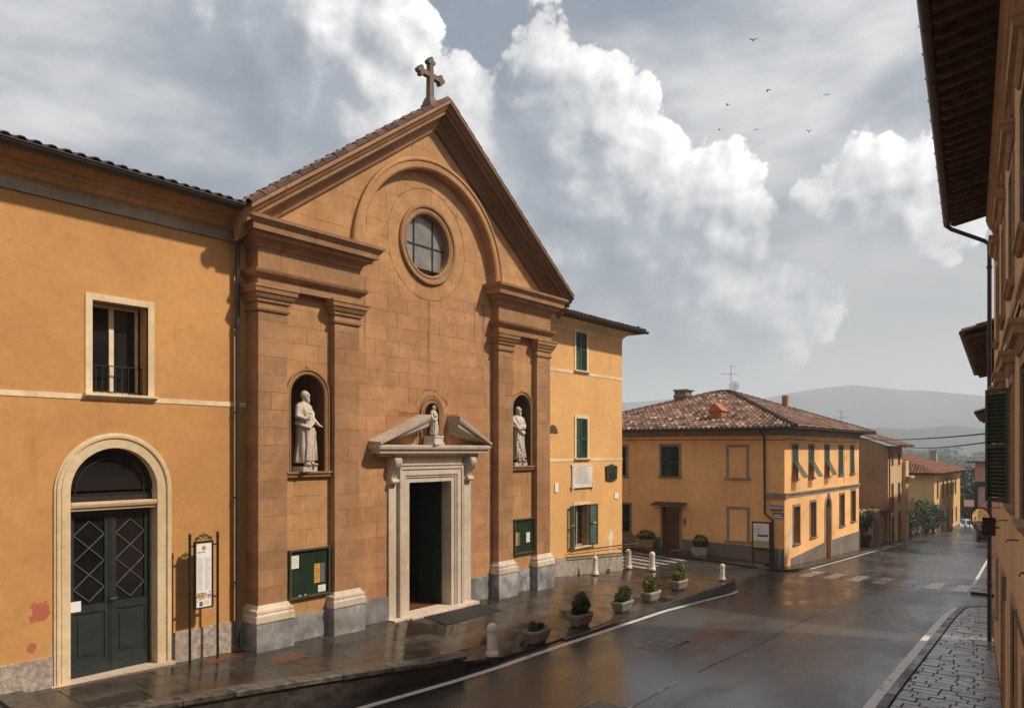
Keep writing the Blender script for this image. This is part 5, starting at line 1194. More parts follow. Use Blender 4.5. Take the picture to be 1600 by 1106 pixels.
while x < 2:
    for (d0, d1) in ((.02, .34), (.345, .66), (.665, .96)):
        m = MB(); m.loft([[(x+.09, -d0, soff(d0)+.13), (x+.44, -d0, soff(d0)+.13), (x+.44, -d0, soff(d0)+.15), (x+.09, -d0, soff(d0)+.15)], [(x+.09, -d1, soff(d1)+.13), (x+.44, -d1, soff(d1)+.13), (x+.44, -d1, soff(d1)+.15), (x+.09, -d1, soff(d1)+.15)]]); m.xf(FR.M); part('soffit_tile', m, brk, sf)
    m = MB(); m.loft([[(x, .0, soff(0)), (x+.09, .0, soff(0)), (x+.09, .0, soff(0)+.13), (x, .0, soff(0)+.13)], [(x, -.86, soff(.86)), (x+.09, -.86, soff(.86)), (x+.09, -.86, soff(.86)+.13), (x, -.86, soff(.86)+.13)], [(x, -.95, soff(.95)+.05), (x+.09, -.95, soff(.95)+.05), (x+.09, -.95, soff(.95)+.13), (x, -.95, soff(.95)+.13)]]); m.xf(FR.M); part('rafter', m, m_wood, rb); x += .44
m = MB(); m.add([(-23.15, -1.0, soff(1)+.2), (14, -1.0, soff(1)+.2), (14, 6, 11.9), (-23.15, 6, 11.9)], [(0, 1, 2, 3)]); m.xf(FR.M); rf = part('roof', m, m_under, rb)
m = MB(); x = -23.1
while x < 3: one_tile(m, (x, -1.06, soff(1)+.2), (1, 0, 0), (0, 1, .22), .10, .6); x += .22
m.xf(FR.M); part('eave_tiles', m, m_tiled, rf)
m = MB(); r = .085; gy, gz = -1.04, soff(1)+.15
prof = [(gy-r*math.cos(a), gz-r*math.sin(a)) for a in frange(0, math.pi, 8)]+[(gy+(r-.012)*math.cos(a), gz-(r-.012)*math.sin(a)) for a in frange(0, math.pi, 8)]; m.prismx(prof, -23.2, 14)
xx = -23
while xx < 4: m.prismx([(p[0]*1.0-.006*(p[0]-gy), p[1]-.006) for p in prof], xx, xx+.03); m.tube([(xx, gy-r, gz+.01), (xx, gy-r-.02, gz+.05)], .008, 4); xx += .9
m.xf(FR.M); part('gutter', m, m_gutter, rb, smooth=True)
m = MB(); m.tube([(-23.1, gy, gz-.06), (-23.08, gy+.1, gz-.16), (-22.9, -.2, 9.72), (-22.84, -.11, 9.62), (-22.82, -.10, 9.4), (-22.82, -.10, -.6)], .052, 8)
for z in (1, 3, 5, 7, 9): m.tube([(-22.82, -.1, z), (-22.82, -.1, z+.05)], .066, 8)
m.xf(FR.M); part('downpipe', m, m_gutter, rb, smooth=True)
m = MB(); m.tube([(-4.5, -.04, 6.9), (-8, -.04, 6.05), (-13, -.04, 5.95), (-22, -.04, 6.0)], .018, 5); m.tube([(-3, -.03, 2.4), (-12, -.03, 2.35), (-12, -.03, 1.2)], .014, 5); m.xf(FR.M); part('wall_cable', m, m_cable, rb)
for t_ in (8.3, 11.3, 14.4, 17.6):
    m = MB(); m.tube([(-t_, 0, 3.3), (-t_, -.12, 3.3), (-t_+.03, -.14, 3.27)], .008, 4); m.xf(FR.M); part('shutter_hook', m, m_iron, rb)
m = MB(); m.box(-15.4, -15.2, -.07, .02, 1.9, 2.3); m.xf(FR.M); part('meter_box', m, m_metal, rb)
# mirror on the corner
t = thing('traffic_mirror', FR.pt(-20.6, -.26, 2.5), 'round convex traffic mirror on the downpipe of the right house', 'mirror')
c = Vector(FR.pt(-20.6, -.30, 2.83)); ax = Vector((-.88, -.1, -.05)); ax = (Vector((0, 0, 4.4))-c); ax = (ax.normalized()*.75+Vector((-.1, .75, -.1))).normalized(); uu = ax.cross(Vector((0, 0, 1))).normalized(); vv = ax.cross(uu); n = 28
m = MB(); m.loft([[tuple(c+(uu*math.cos(2*math.pi*k/n)+vv*math.sin(2*math.pi*k/n))*r_+ax*(.06-.75*r_*r_)) for k in range(n)] for r_ in (.005, .08, .16, .25)], caps=True); part('glass', m, NT('mirror_glass').done((.75, .76, .77), .03, .5, 1.0), t, smooth=True)
m = MB(); m.loft([[tuple(c+(uu*math.cos(2*math.pi*k/n)+vv*math.sin(2*math.pi*k/n))*r_+ax*d) for k in range(n)] for r_, d in ((.25, .012), (.285, .02), (.285, -.03), (.05, -.06))], caps=True); part('rim', m, basic('mirror_rim', (.16, .05, .03), .5), t, smooth=True)
m = MB(); m.tube([c-ax*.06, c-ax*.15, FR.pt(-20.65, 0, 2.8)], .022, 6); part('bracket', m, m_iron, t)
m = MB(); a = FR.pt(-18.9, -.16, 2.78); m.box(-19.0, -18.97, -.30, -.06, 2.62, 3.0); m.tube([(-18.98, -.08, 2.8), (-18.98, 0, 2.8)], .02, 6); m.xf(FR.M); tag(part('sign_back', m, m_iron, None), 'dark back of a square sign in front of the traffic mirror', 'sign')
# ------------------------------------------------------------------ more houses on the right
def side_house(name, x0, x1, yw, ez, depth, label, mat, over=1.0, dz=0):
    b = thing(name, ((x0+x1)/2, yw, G((x0+x1)/2, 3)), label, 'house'); dy = .09*(x1-x0)
    F_ = Frame(x1, yw+dy, math.pi+math.atan2(dy, x1-x0)); L_ = math.hypot(x1-x0, dy); hs = []
    for k in range(int(L_/3)):
        hs.append(window(b, F_, 1.5+k*3, ez-2.6, .9, 1.5, trim=m_trimg, shut=(0, 0), smat=m_shutd)); 
        if ez-5.6 > -2: hs.append(window(b, F_, 1.5+k*3, ez-5.6, .9, 1.5, trim=m_trimg, shut=(0, 0), smat=m_shutd))
    m = MB(); wall(m, 0, L_, -6, ez, hs, .2); body(m, 0, L_, 0, depth, -6, ez); m.xf(F_.M); part('wall', m, mat, b)
    m = MB(); m.add([(-.6, -over, ez-.12), (L_+.6, -over, ez-.12), (L_+.6, depth/2, ez+depth*.17), (-.6, depth/2, ez+depth*.17), (-.6, depth, ez), (L_+.6, depth, ez)], [(0, 1, 2, 3), (3, 2, 5, 4)]); m.add([(-.6, -over, ez-.22), (L_+.6, -over, ez-.22), (L_+.6, .1, ez-.02), (-.6, .1, ez-.02)], [(0, 1, 2, 3)]); m.xf(F_.M); rf = part('roof', m, m_wood, b)
    m = MB(); tiles(m, (-.6, -over-.05, ez-.1), (1, 0, 0), (0, depth/2+over, depth*.17+.12), L_+1.2, lambda u: 3.5, pitch=.24, row=.4); m.xf(F_.M); part('roof_tiles', m, m_tile, rf, kind='stuff')
    for k in range(int(L_/.6)+2):
        m = MB(); x = -.5+k*.6; m.loft([[(x, .05, ez-.16), (x+.1, .05, ez-.16), (x+.1, .05, ez-.04), (x, .05, ez-.04)], [(x, -over+.1, ez-.34), (x+.1, -over+.1, ez-.34), (x+.1, -over+.1, ez-.22), (x, -over+.1, ez-.22)]]); m.xf(F_.M); part('rafter', m, m_wood, b)
    m = MB(); m.tube([(-.7, -over-.06, ez-.14), (L_+.7, -over-.06, ez-.14)], .07, 8); m.xf(F_.M); part('gutter', m, m_gutter, b)
    return b
side_house('roadside_house', 26.9, 40.0, 2.30, 8.02, 9, 'house with deep wooden eaves beyond the right-hand house', m_right, 1.05)
side_house('roadside_house', 56, 70, 5.55, 6.9, 8, 'lower house with small tile eave further down on the right', m_pink, .8)
pk = thing('pink_house', (98, 10.4, -4.5), 'small pink house with overhanging bay at the end of the right side', 'house')
m = MB(); m.box(96, 104, 8.0, 11.0, -6, 3.1); part('wall', m, m_pink, pk)
m = MB(); m.box(95.2, 105, 7.4, 11.8, 3.1, 3.3); part('roof', m, m_wood, pk)
m = MB(); m.box(94.8, 96, 8.5, 10.6, -1.6, .6); part('bay', m, basic('pink_panel', (.52, .28, .27), .6), pk); m = MB(); m.box(94.7, 96, 8.4, 10.9, .6, 1.1); m.box(94.7, 96, 10.6, 10.95, -1.7, .6); part('bay_frame', m, m_iron, pk)
# ------------------------------------------------------------------ cables over the street
def cable(p, q, sag, label):
    p, q = Vector(p), Vector(q); m = MB(); pts = [p.lerp(q, t)-Vector((0, 0, sag*4*t*(1-t))) for t in frange(0, 1, 16)]; m.tube(pts, .02, 5); tag(part('overhead_cable', m, m_cable, None), label, 'cable', 'cables over the street')
cable((50.1, 11.8, 5.15), FR.pt(-21.5, -.05, 4.82), .12, 'upper cable slung across the street to the corner house')
cable((65.4, 12.3, 4.75), FR.pt(-21.8, -.05, 4.62), .15, 'lower cable slung across the street to the cream house')
m = MB(); m.tube([(36.3, 11.82, 4.95), (43, 11.82, 4.88), (50.1, 11.82, 4.93)], .012, 4); m.tube([(46.6, 11.82, 4.9), (46.6, 11.82, 2.5)], .01, 4); m.tube([(36.28, 11.8, 4.9), (36.28, 17, 4.95), (36.28, 24, 4.95)], .012, 4); part('wall_cable', m, m_cable, h1)
# ------------------------------------------------------------------ bollards
def bollard(x, y, z, label, spike=False, s_=1.0):
    t = thing('bollard', (x, y, z), label, 'bollard', 'white stone bollards'); k = s_
    me = shared(('shaft', spike), lambda m: m.lathe((0, 0, 0), [(.15, .05), (.15, .11), (.14, .14), (.12, .16), (.115, .18), (.108, .56), (.108, .565), (.09, .575), (.09, .595), (.118, .605), (.118, .67), (.11, .715), (.085, .755), (.045, .78), (.005, .787)] if not spike else [(.145, .05), (.145, .11), (.12, .16), (.10, .20), (.09, .58), (.076, .60), (.1, .62), (.1, .70), (.05, .73), (.035, .80), (.028, .92), (.003, .98)], 20), m_boll, True, 30)
    inst('shaft', me, t, (x, y, z)); inst('foot', shared(('foot', 1), lambda m: m.lathe((0, 0, 0), [(.15, -.1), (.15, .052)], 20), m_bolld, True, 30), t, (x, y, z)); t.scale = (k, k, k)
    return t
for (x, y, lab, sp, k) in [(13.47, 10.95, 'white stone bollard nearest the camera, right of the low wall end', False, 1.0), (23.92, 14.63, 'white stone bollard with a spike, in front of the annex window', True, .95), (27.39, 15.19, 'white stone bollard at the annex corner by the zebra crossing', False, 1.05), (27.65, 14.26, 'white stone bollard right of the one at the annex corner', False, 1.0), (27.05, 11.10, 'white stone bollard at the far tip of the pavement by the road', False, .8)]: bollard(x, y, S(x, y), lab, sp, k)
# ------------------------------------------------------------------ planters and their shrubs
def planter_mesh():
    def mk(m):
        def rr(l, w, z, c=.07):
            P = []
            for (sx, sy, a0) in ((1, 1, 0), (-1, 1, 90), (-1, -1, 180), (1, -1, 270)):
                for a in (0, 30, 60, 90): P.append((sx*(l/2-c)+c*math.cos(R(a0+a)), sy*(w/2-c)+c*math.sin(R(a0+a)), z))
            return P
        m.loft([rr(.50, .20, .0), rr(.56, .26, .03), rr(.66, .33, .12), rr(.74, .38, .26), rr(.76, .40, .27), rr(.76, .40, .33), rr(.68, .32, .33), rr(.66, .30, .27)])
    return shared(('trough', 1), mk, m_conc, True, 35)
PLN = [(15.26, 10.98, .05, [(-.18, .0, .13, .12, 130), (.14, .02, .10, .09, 70)], m_leaf, 'concrete planter with sparse low plants nearest the bollard'),
       (17.38, 11.08, -.05, [(0, 0, .26, .30, 420), (.16, .02, .2, .24, 220), (-.18, 0, .18, .2, 200)], m_leafd, 'concrete planter with a full dark green shrub, second from the near bollard'),
       (19.59, 11.06, .04, [(-.1, 0, .22, .16, 260), (.14, 0, .22, .24, 300)], m_leaf, 'concrete planter with a low bushy shrub, third from the near bollard'),
       (21.45, 11.12, .0, [(-.05, 0, .26, .27, 420), (.2, 0, .18, .22, 200)], m_leafy, 'concrete planter with a yellow-green rounded shrub'),
       (24.07, 11.42, -.03, [(.16, 0, .17, .32, 300), (-.14, 0, .2, .18, 240)], m_leafy, 'concrete planter with a tall pointed shrub, farthest of the five')]
for (x, y, rz, bush, ml, lab) in PLN:
    z = S(x, y); t = thing('planter', (x, y, z), lab, 'planter', 'concrete planters along the kerb', rz); inst('trough', planter_mesh(), t, (x, y, z), rz)
    inst('soil', shared(('soil', 1), lambda m: m.box(-.34, .34, -.16, .16, .2, .30), m_soil), t, (x, y, z), rz)
    m = MB(); rg = random.Random(int(x*10)); st = MB()
    for (dx, dy, r_, h_, n_) in bush:
        leaves(m, (x+dx, y+dy, z+.30+h_*.85), (r_, r_*.85, h_), int(n_*1.5), .036, rg, .55); leaves(m, (x+dx+rg.uniform(-.08, .08), y+dy, z+.30+h_*1.5), (r_*.6, r_*.5, h_*.55), int(n_*.35), .034, rg, .6); leaves(m, (x+dx+r_*.7, y+dy-.03, z+.34+h_*.7), (r_*.5, r_*.5, h_*.5), int(n_*.3), .036, rg, .6)
        for _ in range(12): a = rg.uniform(0, 6.28); q = rg.uniform(.3, 1.15); st.tube([(x+dx, y+dy, z+.26), (x+dx+.4*r_*q*math.cos(a), y+dy+.4*r_*q*math.sin(a), z+.3+h_*.7), (x+dx+r_*q*math.cos(a), y+dy+r_*q*.8*math.sin(a), z+.3+h_*1.2)], [.008, .006, .003], 4)
    part('foliage', m, ml, t); part('stem', st, m_bark, t, kind='stuff')
# flower troughs by the corner house
for (y, w_, mat, lab, tall) in [(18.85, 1.05, basic('yellow_trough', (.36, .25, .09), .7), 'yellowish trough with green plants left of the brown house door', .26), (15.85, .85, m_conc, 'pale bowl planter with dark shrub right of the brown house door', .34)]:
    x = 35.85; z = G(35, y)+.11; t = thing('flower_trough', (x, y, z), lab, 'planter', 'planters beside the house door'); m = MB()
    m.loft([[(x-.16, y-w_/2+.08, z), (x+.16, y-w_/2+.08, z), (x+.16, y+w_/2-.08, z), (x-.16, y+w_/2-.08, z)], [(x-.2, y-w_/2, z+.4), (x+.2, y-w_/2, z+.4), (x+.2, y+w_/2, z+.4), (x-.2, y+w_/2, z+.4)], [(x-.16, y-w_/2+.04, z+.4), (x+.16, y-w_/2+.04, z+.4), (x+.16, y+w_/2-.04, z+.4), (x-.16, y+w_/2-.04, z+.4)], [(x-.15, y-w_/2+.06, z+.3), (x+.15, y-w_/2+.06, z+.3), (x+.15, y+w_/2-.06, z+.3), (x-.15, y+w_/2-.06, z+.3)]]); part('trough', m, mat, t)
    m = MB(); leaves(m, (x, y, z+.42+tall*.7), (.26, w_*.5, tall), 650, .05, random.Random(5), .5); part('foliage', m, m_leafd, t)
# ------------------------------------------------------------------ menu stand
ms = thing('menu_stand', (8.4, 14.25, .2), 'tall iron menu stand with printed white panel beside the arched door', 'sign')
Y = 14.25
for x in (8.10, 8.70):
    m = MB(); m.tube([(x, Y, S(x, Y)-.02), (x, Y, 2.66)], .026, 10); m.lathe((x, Y, 2.66), [(.026, 0), (.036, .01), (.036, .025), (.015, .035), (.03, .055), (.034, .075), (.02, .1), (.004, .115)], 10); part('post', m, m_iron, ms, smooth=True)
m = MB(); x0, x1, z0, z1 = 8.19, 8.585, 1.26, 2.60
m.box(x0, x0+.03, Y-.035, Y+.035, z0, z1); m.box(x1-.03, x1, Y-.035, Y+.035, z0, z1); m.box(x0+.03, x1-.03, Y-.035, Y+.035, z0, z0+.03); m.box(x0+.03, x1-.03, Y-.035, Y+.035, z1-.03, z1); m.box(x0+.03, x1-.03, Y+.0, Y+.03, z0+.03, z1-.03)
for z in (1.45, 2.5): m.box(8.10, x0, Y-.012, Y+.012, z, z+.03); m.box(x1, 8.70, Y-.012, Y+.012, z, z+.03)
part('frame', m, m_iron, ms)
m = MB(); cx = (x0+x1)/2
def scroll(cx_, cz_, r_, s_, turns=1.4):
    m.tube([(cx_+s_*r_*(1-.62*t)*math.cos(t*turns*2*math.pi), Y, cz_+r_*(1-.62*t)*math.sin(t*turns*2*math.pi)) for t in frange(0, 1, 22)], .008, 5)
scroll(cx-.055, z1+.075, .055, 1); scroll(cx+.055, z1+.075, .055, -1); scroll(cx-.145, z1+.045, .04, 1); scroll(cx+.145, z1+.045, .04, -1); m.tube([(cx-.19, Y, z1+.01), (cx-.1, Y, z1+.09), (cx, Y, z1+.14), (cx+.1, Y, z1+.09), (cx+.19, Y, z1+.01)], .008, 5); m.lathe((cx, Y, z1+.13), [(.008, 0), (.014, .02), (.004, .045)], 6); part('scrollwork', m, m_iron, ms)
m = MB(); m.box(x0+.03, x1-.03, Y-.022, Y-.002, z0+.03, z1-.03); pn = part('panel', m, m_paper, ms)
m = MB(); yy = Y-.0235; m.add([(cx-.045, yy, 2.50), (cx+.045, yy, 2.50), (cx+.045, yy, 2.44), (cx, yy, 2.405), (cx-.045, yy, 2.44)], [(0, 1, 2, 3, 4)]); part('crest', m, m_yell, pn)
m = MB(); text_lines(m, cx-.035, cx+.035, 2.445, 2.49, 1, yy-.001, .7, words=(.012, .02)); text_lines(m, x0+.06, x1-.06, 2.365, 2.395, 1, yy, .7, words=(.02, .05)); m.box(x0+.1, x0+.17, yy-.0005, yy+.001, 1.31, 1.40); part('heading', m, m_ink, pn)
m = MB()
for (a, b) in ((x0+.06, cx-.02), (cx+.02, x1-.05)):
    text_lines(m, a, b, 1.62, 2.27, 30, yy, .35, words=(.012, .035))
text_lines(m, x0+.20, x1-.06, 1.32, 1.42, 5, yy, .35, words=(.012, .03)); part('menu_text', m, m_inkg, pn, kind='stuff')
m = MB(); rg = random.Random(8)
for _ in range(60):
    a, z = rg.uniform(x0+.05, x1-.06), rg.gauss(1.51, .035); r_ = rg.uniform(.012, .028); yq = yy-.0002*_*.1
    m.add([(a+r_*math.cos(q), yq, z+r_*.8*math.sin(q)) for q in frange(0, 2*math.pi, 8)[:-1]], [tuple(range(8))])
part('food_print', m, m_food, pn)
# ------------------------------------------------------------------ church notice boards
def board(x0, x1, z0, z1, papers, label):
    t = thing('notice_board', ((x0+x1)/2, YN, z0), label, 'notice board', 'green glazed notice boards on the church'); m = MB(); y0 = YN-.10; f = .035
    m.box(x0, x0+f, y0, YN, z0, z1); m.box(x1-f, x1, y0, YN, z0, z1); m.box(x0+f, x1-f, y0, YN, z0, z0+f); m.box(x0+f, x1-f, y0, YN, z1-f, z1); part('frame', m, basic('board_frame', (.10, .10, .07), .5, .2, 6, .05, metal=.3), t)
    m = MB(); m.box(x0+f, x1-f, YN-.045, YN-.005, z0+f, z1-f); bk = part('backing', m, m_green, t)
    for (a, b, c, d, mt) in papers:
        w, h = x1-x0, z1-z0; m = MB(); m.box(x0+a*w, x0+b*w, YN-.052, YN-.0455, z0+c*h, z0+d*h); p = part('pinned_paper', m, mt, t)
        m = MB(); text_lines(m, x0+a*w+.015, x0+b*w-.015, z0+c*h+.02, z0+d*h-.02, 7, YN-.0535, .35, words=(.012, .04)); part('printed_text', m, m_inkg if mt is m_paper else m_ink, p)
board(10.44, 11.55, 1.10, 2.19, [(.06, .24, .62, .88, m_paper), (.62, .76, .26, .66, m_yell), (.76, .89, .26, .66, m_ink), (.72, .91, .06, .2, m_paper), (.24, .30, .04, .055, m_paper), (.38, .42, .04, .06, m_paper)], 'green notice board with white and yellow papers left of the portal')
board(18.62, 19.65, 1.22, 2.30, [(.05, .18, .25, .62, m_yell), (.18, .30, .25, .62, m_ink), (.62, .80, .3, .58, m_paper)], 'green notice board right of the portal under the right niche')
# ------------------------------------------------------------------ marble statues
def statue(x, y, z, h, face, variant, label, plinth):
    t = thing('statue', (x, y, z), label, 'statue', 'marble statues on the church front'); k = h/1.66; ph = plinth
    m = MB()
    if variant == 2: m.mould(-.20, .20, -.17, .17, [(0, .03), (.06, .03), (.07, 0), (ph-.05, 0), (ph-.04, .02), (ph, .02)])
    else: m.box(-.30, .24, -.20, .20, 0, ph)
    mm = Matrix.Translation((x, y, z)) @ Matrix.Rotation(face, 4, 'Z'); m.xf(mm); part('plinth', m, m_statue, t)
    b = MB(); n = 44; rg = random.Random(20+variant)
    prof = [(.0, .245, .20, 0, 0), (.04, .25, .21, 0, 0), (.25, .225, .195, 0, 0), (.5, .205, .18, .01, -.01), (.75, .205, .175, .015, -.01), (.95, .20, .165, .01, 0), (1.10, .205, .165, 0, 0), (1.24, .225, .165, 0, .0), (1.34, .21, .145, 0, .01), (1.39, .14, .11, 0, .01), (1.42, .075, .075, 0, 0)]
    rings = []
    f1, f2 = rg.uniform(0, 6), rg.uniform(0, 6)
    for i in range(len(prof)-1):
        for s_ in range(4):
            q = s_/4; a = [prof[i][j]+(prof[i+1][j]-prof[i][j])*q for j in range(5)]
            fold = .085*max(0, 1-a[0]/1.15)**.7+.02; R_ = []
            for j in range(n):
                p = 2*math.pi*j/n; tw = a[0]*1.6
                w = math.sin(9*p+f1+tw)*.55+math.sin(14*p+f2-tw*1.7)*.35+math.sin(5*p+tw*2.5)*.4
                rr = 1+fold*w; R_.append((a[3]+a[1]*rr*math.cos(p), a[4]+a[2]*rr*math.sin(p), a[0]+.09))
            rings.append(R_)
    b.loft(rings)
    # mantle: a slung roll over the hips and a few drooping folds on the chest
    sg = 1 if variant != 1 else -1
    b.tube([(sg*.20, .03, 1.44), (sg*.21, -.10, 1.25), (sg*.10, -.19, 1.02), (-sg*.08, -.205, .90), (-sg*.21, -.09, .96), (-sg*.22, .08, 1.02)], [.04, .05, .045, .05, .05, .04], 9)
    for i in range(4):
        o = i*.075; b.tube([(sg*.13, -.11, 1.40-o*.4), (sg*.05-o*.3, -.175, 1.24-o), (-sg*.10, -.165, 1.26-o*.6), (-sg*.15, -.12, 1.36-o*.4)], [.012, .020, .018, .010], 6)
    for i in range(6):
        o = (i-2.5)*.062; b.tube([(o*.9+.02*sg, -.175, .92), (o*1.05+.05*sg, -.19, .55), (o*1.25+.02*sg, -.205, .14)], [.012, .024, .028], 6)
    b.tube([(sg*.16, -.17, .9), (sg*.05, -.215, .5), (-sg*.12, -.20, .22)], [.03, .028, .015], 6)
    # arms
    if variant == 0:
        b.tube([(-.2, 0, 1.41), (-.27, -.02, 1.16), (-.17, -.20, 1.10)], [.075, .068, .05], 10); b.sphere((-.12, -.22, 1.12), .045, .04, .05)
        for q in range(4): b.tube([(-.12+.016*q-.02, -.23, 1.13), (-.11+.016*q-.02, -.262, 1.16), (-.10+.016*q-.02, -.25, 1.19)], [.012, .011, .009], 5)
        b.tube([(.2, 0, 1.41), (.27, -.02, 1.16), (.33, -.17, .98)], [.075, .065, .042], 10); b.sphere((.35, -.20, .96), .04, .045, .035)
        for q in range(4): b.tube([(.335+.014*q, -.215, .955), (.345+.014*q, -.25, .945), (.35+.012*q, -.27, .925)], [.012, .011, .009], 5)
        b.box(.22, .30, -.14, -.06, .66, .84)
    elif variant == 1:
        b.tube([(.2, 0, 1.41), (.27, -.04, 1.16), (.10, -.22, 1.12)], [.075, .066, .045], 10); b.tube([(-.2, 0, 1.41), (-.27, -.03, 1.17), (-.06, -.22, 1.05)], [.075, .066, .045], 10)
        for cx_ in (.07, -.03):
            b.sphere((cx_, -.235, 1.11 if cx_ > 0 else 1.05), .045, .04, .04)
            for q in range(4): b.tube([(cx_-.02+.014*q, -.25, 1.10), (cx_-.03+.014*q, -.275, 1.07), (cx_-.03+.014*q, -.265, 1.04)], [.012, .011, .009], 5)
    else:
        b.tube([(.18, 0, 1.40), (.24, -.05, 1.18), (.06, -.20, 1.16)], [.07, .06, .04], 10); b.tube([(-.18, 0, 1.40), (-.24, -.02, 1.15), (-.16, -.15, .95)], [.07, .06, .04], 10); b.sphere((.03, -.21, 1.17), .04, .035, .04); b.sphere((-.15, -.17, .92), .035, .035, .05)
    # feet, neck, head
    for s_ in (-1, 1): b.sphere((s_*.09, -.20-.03*s_, .05), .05, .11, .045)
    b.tube([(0, 0, 1.40), (0, -.02, 1.56)], [.075, .062], 10)
    hx, hy, hz = .015, -.035, 1.645
    b.sphere((hx, hy, hz), .084, .102, .118, 14, 10); b.sphere((hx, hy-.055, hz-.065), .06, .06, .055); b.sphere((hx, hy-.108, hz-.01), .016, .025, .028)
    for s_ in (-1, 1): b.sphere((hx+s_*.086, hy+.01, hz-.015), .012, .018, .026)
    b.tube([(hx-.05, hy-.092, hz+.03), (hx, hy-.102, hz+.034), (hx+.05, hy-.092, hz+.03)], .012, 6)
    if variant != 2:
        b.sphere((hx, hy-.07, hz-.105), .052, .045, .07); b.sphere((hx, hy-.075, hz-.16), .03, .03, .05)
    b.sphere((hx, hy+.025, hz+.02), .098, .10, .112, 14, 10)
    b.xf(Matrix.Scale(k, 4)); me = b.mesh('figure'); o = bpy.data.objects.new('tmp', me); C.objects.link(o)
    r_ = o.modifiers.new('r', 'REMESH'); r_.mode = 'VOXEL'; r_.voxel_size = .0125*k; sm_ = o.modifiers.new('s', 'SMOOTH'); sm_.factor = .5; sm_.iterations = 2
    me2 = bpy.data.meshes.new_from_object(o.evaluated_get(bpy.context.evaluated_depsgraph_get())); bpy.data.objects.remove(o)
    me2.name = 'figure'; me2.materials.clear(); me2.materials.append(m_statue); me2.shade_smooth(); inst('figure', me2, t, (x, y, z+ph-.005), face)
statue(10.93, 14.40, 3.93, 1.62, R(18), 0, 'bearded marble figure in a toga in the left niche', .11)
statue(18.98, 14.42, 3.93, 1.62, R(-8), 1, 'bearded marble figure with hands joined in the right niche', .11)
statue(14.94, 14.16, 4.555, .76, R(10), 2, 'small marble figure standing in the broken pediment of the portal', .24)
# ------------------------------------------------------------------ trees
def tree(x, y, z, h, rad, ml, label, n=2600, seed=0, group='trees at the foot of the street'):
    rg = random.Random(seed); t = thing('tree', (x, y, z), label, 'tree', group); m = MB()
    m.tube([(x, y, z-.3), (x+.05*h*.1, y, z+h*.25), (x, y+.1, z+h*.55), (x, y, z+h*.8)], [h*.03, h*.022, h*.015, h*.005], 8); cl = MB(); clumps = []
    for i in range(13):
        a = rg.uniform(0, 6.28); q = rg.uniform(.25, .95); zz = z+h*rg.uniform(.38, .92); e = (x+rad*q*math.cos(a)*(1.1-abs((zz-z)/h-.6)), y+rad*q*math.sin(a)*(1.1-abs((zz-z)/h-.6)), zz); clumps.append(e)
        m.tube([(x, y, z+h*.3), ((x+e[0])/2, (y+e[1])/2, (z+h*.35+zz)/2), e], [h*.012, h*.007, h*.003], 5)
    part('trunk', m, m_bark, t)
    for e in clumps: r_ = rad*rg.uniform(.32, .52); leaves(cl, e, (r_, r_, r_*.8), n//13, h*.022, rg, .55)
    part('crown', cl, ml, t)
for i, (x, y, h, r_, ml, lab) in enumerate([(120, 18.2, 9.0, 3.4, m_leafd, 'dark tree just right of the long yellow house'), (128, 15.6, 9.6, 3.2, m_leafd, 'dark tree behind the parked white cars'), (140, 19.6, 12.0, 3.8, m_leaf, 'taller tree at the foot of the street, behind the dark ones'), (126, 12.6, 7.6, 2.6, m_leaf, 'bushy tree by the pink house at the street end'), (150, 16.5, 13.0, 4.2, m_leafd, 'large tree farthest down the street axis'), (146, 23.5, 11.5, 3.8, m_leaf, 'tree showing over the roof end of the yellow house')]): tree(x, y, tz(x, y), h, r_, ml, lab, 2600, 40+i)
def bush(x, y, z, rx, ry, rz_, n, ml, label, size=.07, seed=1):
    t = thing('shrub', (x, y, z), label, 'shrub'); rg = random.Random(seed); m = MB(); s_ = MB()
    for _ in range(16): c_ = (x+rg.uniform(-.75, .75)*rx, y+rg.uniform(-.6, .6)*ry, z+rz_*rg.uniform(.6, 1.5)); leaves(m, c_, (min(rx*.5, 1.5), ry*.5, rz_*.45), n//16, size, rg, .5); s_.tube([(c_[0]*.7+x*.3, y, z), (c_[0]*.85+x*.15, (y+c_[1])/2, z+rz_*.4), c_], [.03, .02, .008], 5)
    part('foliage', m, ml, t); part('stem', s_, m_bark, t, kind='stuff')
bush(73.5, 12.85, -2.9, 5.2, 1.0, 1.7, 9000, m_leaf, 'ivy mass hanging over the garden wall beside the cream house', .075, 3)
bush(82, 12.9, -3.8, 4.2, .9, 1.7, 6500, m_leafd, 'dark bush over the garden wall next to the yellow house', .075, 4)
bush(53.2, 12.2, -.9, 1.1, .45, 1.0, 1500, m_leaf, 'leafy potted plant at the end of the corner house', .07, 5)
bush(53.6, 12.3, -1.9, .8, .4, .5, 700, m_leafd, 'low plant under the leafy potted plant', .06, 6)
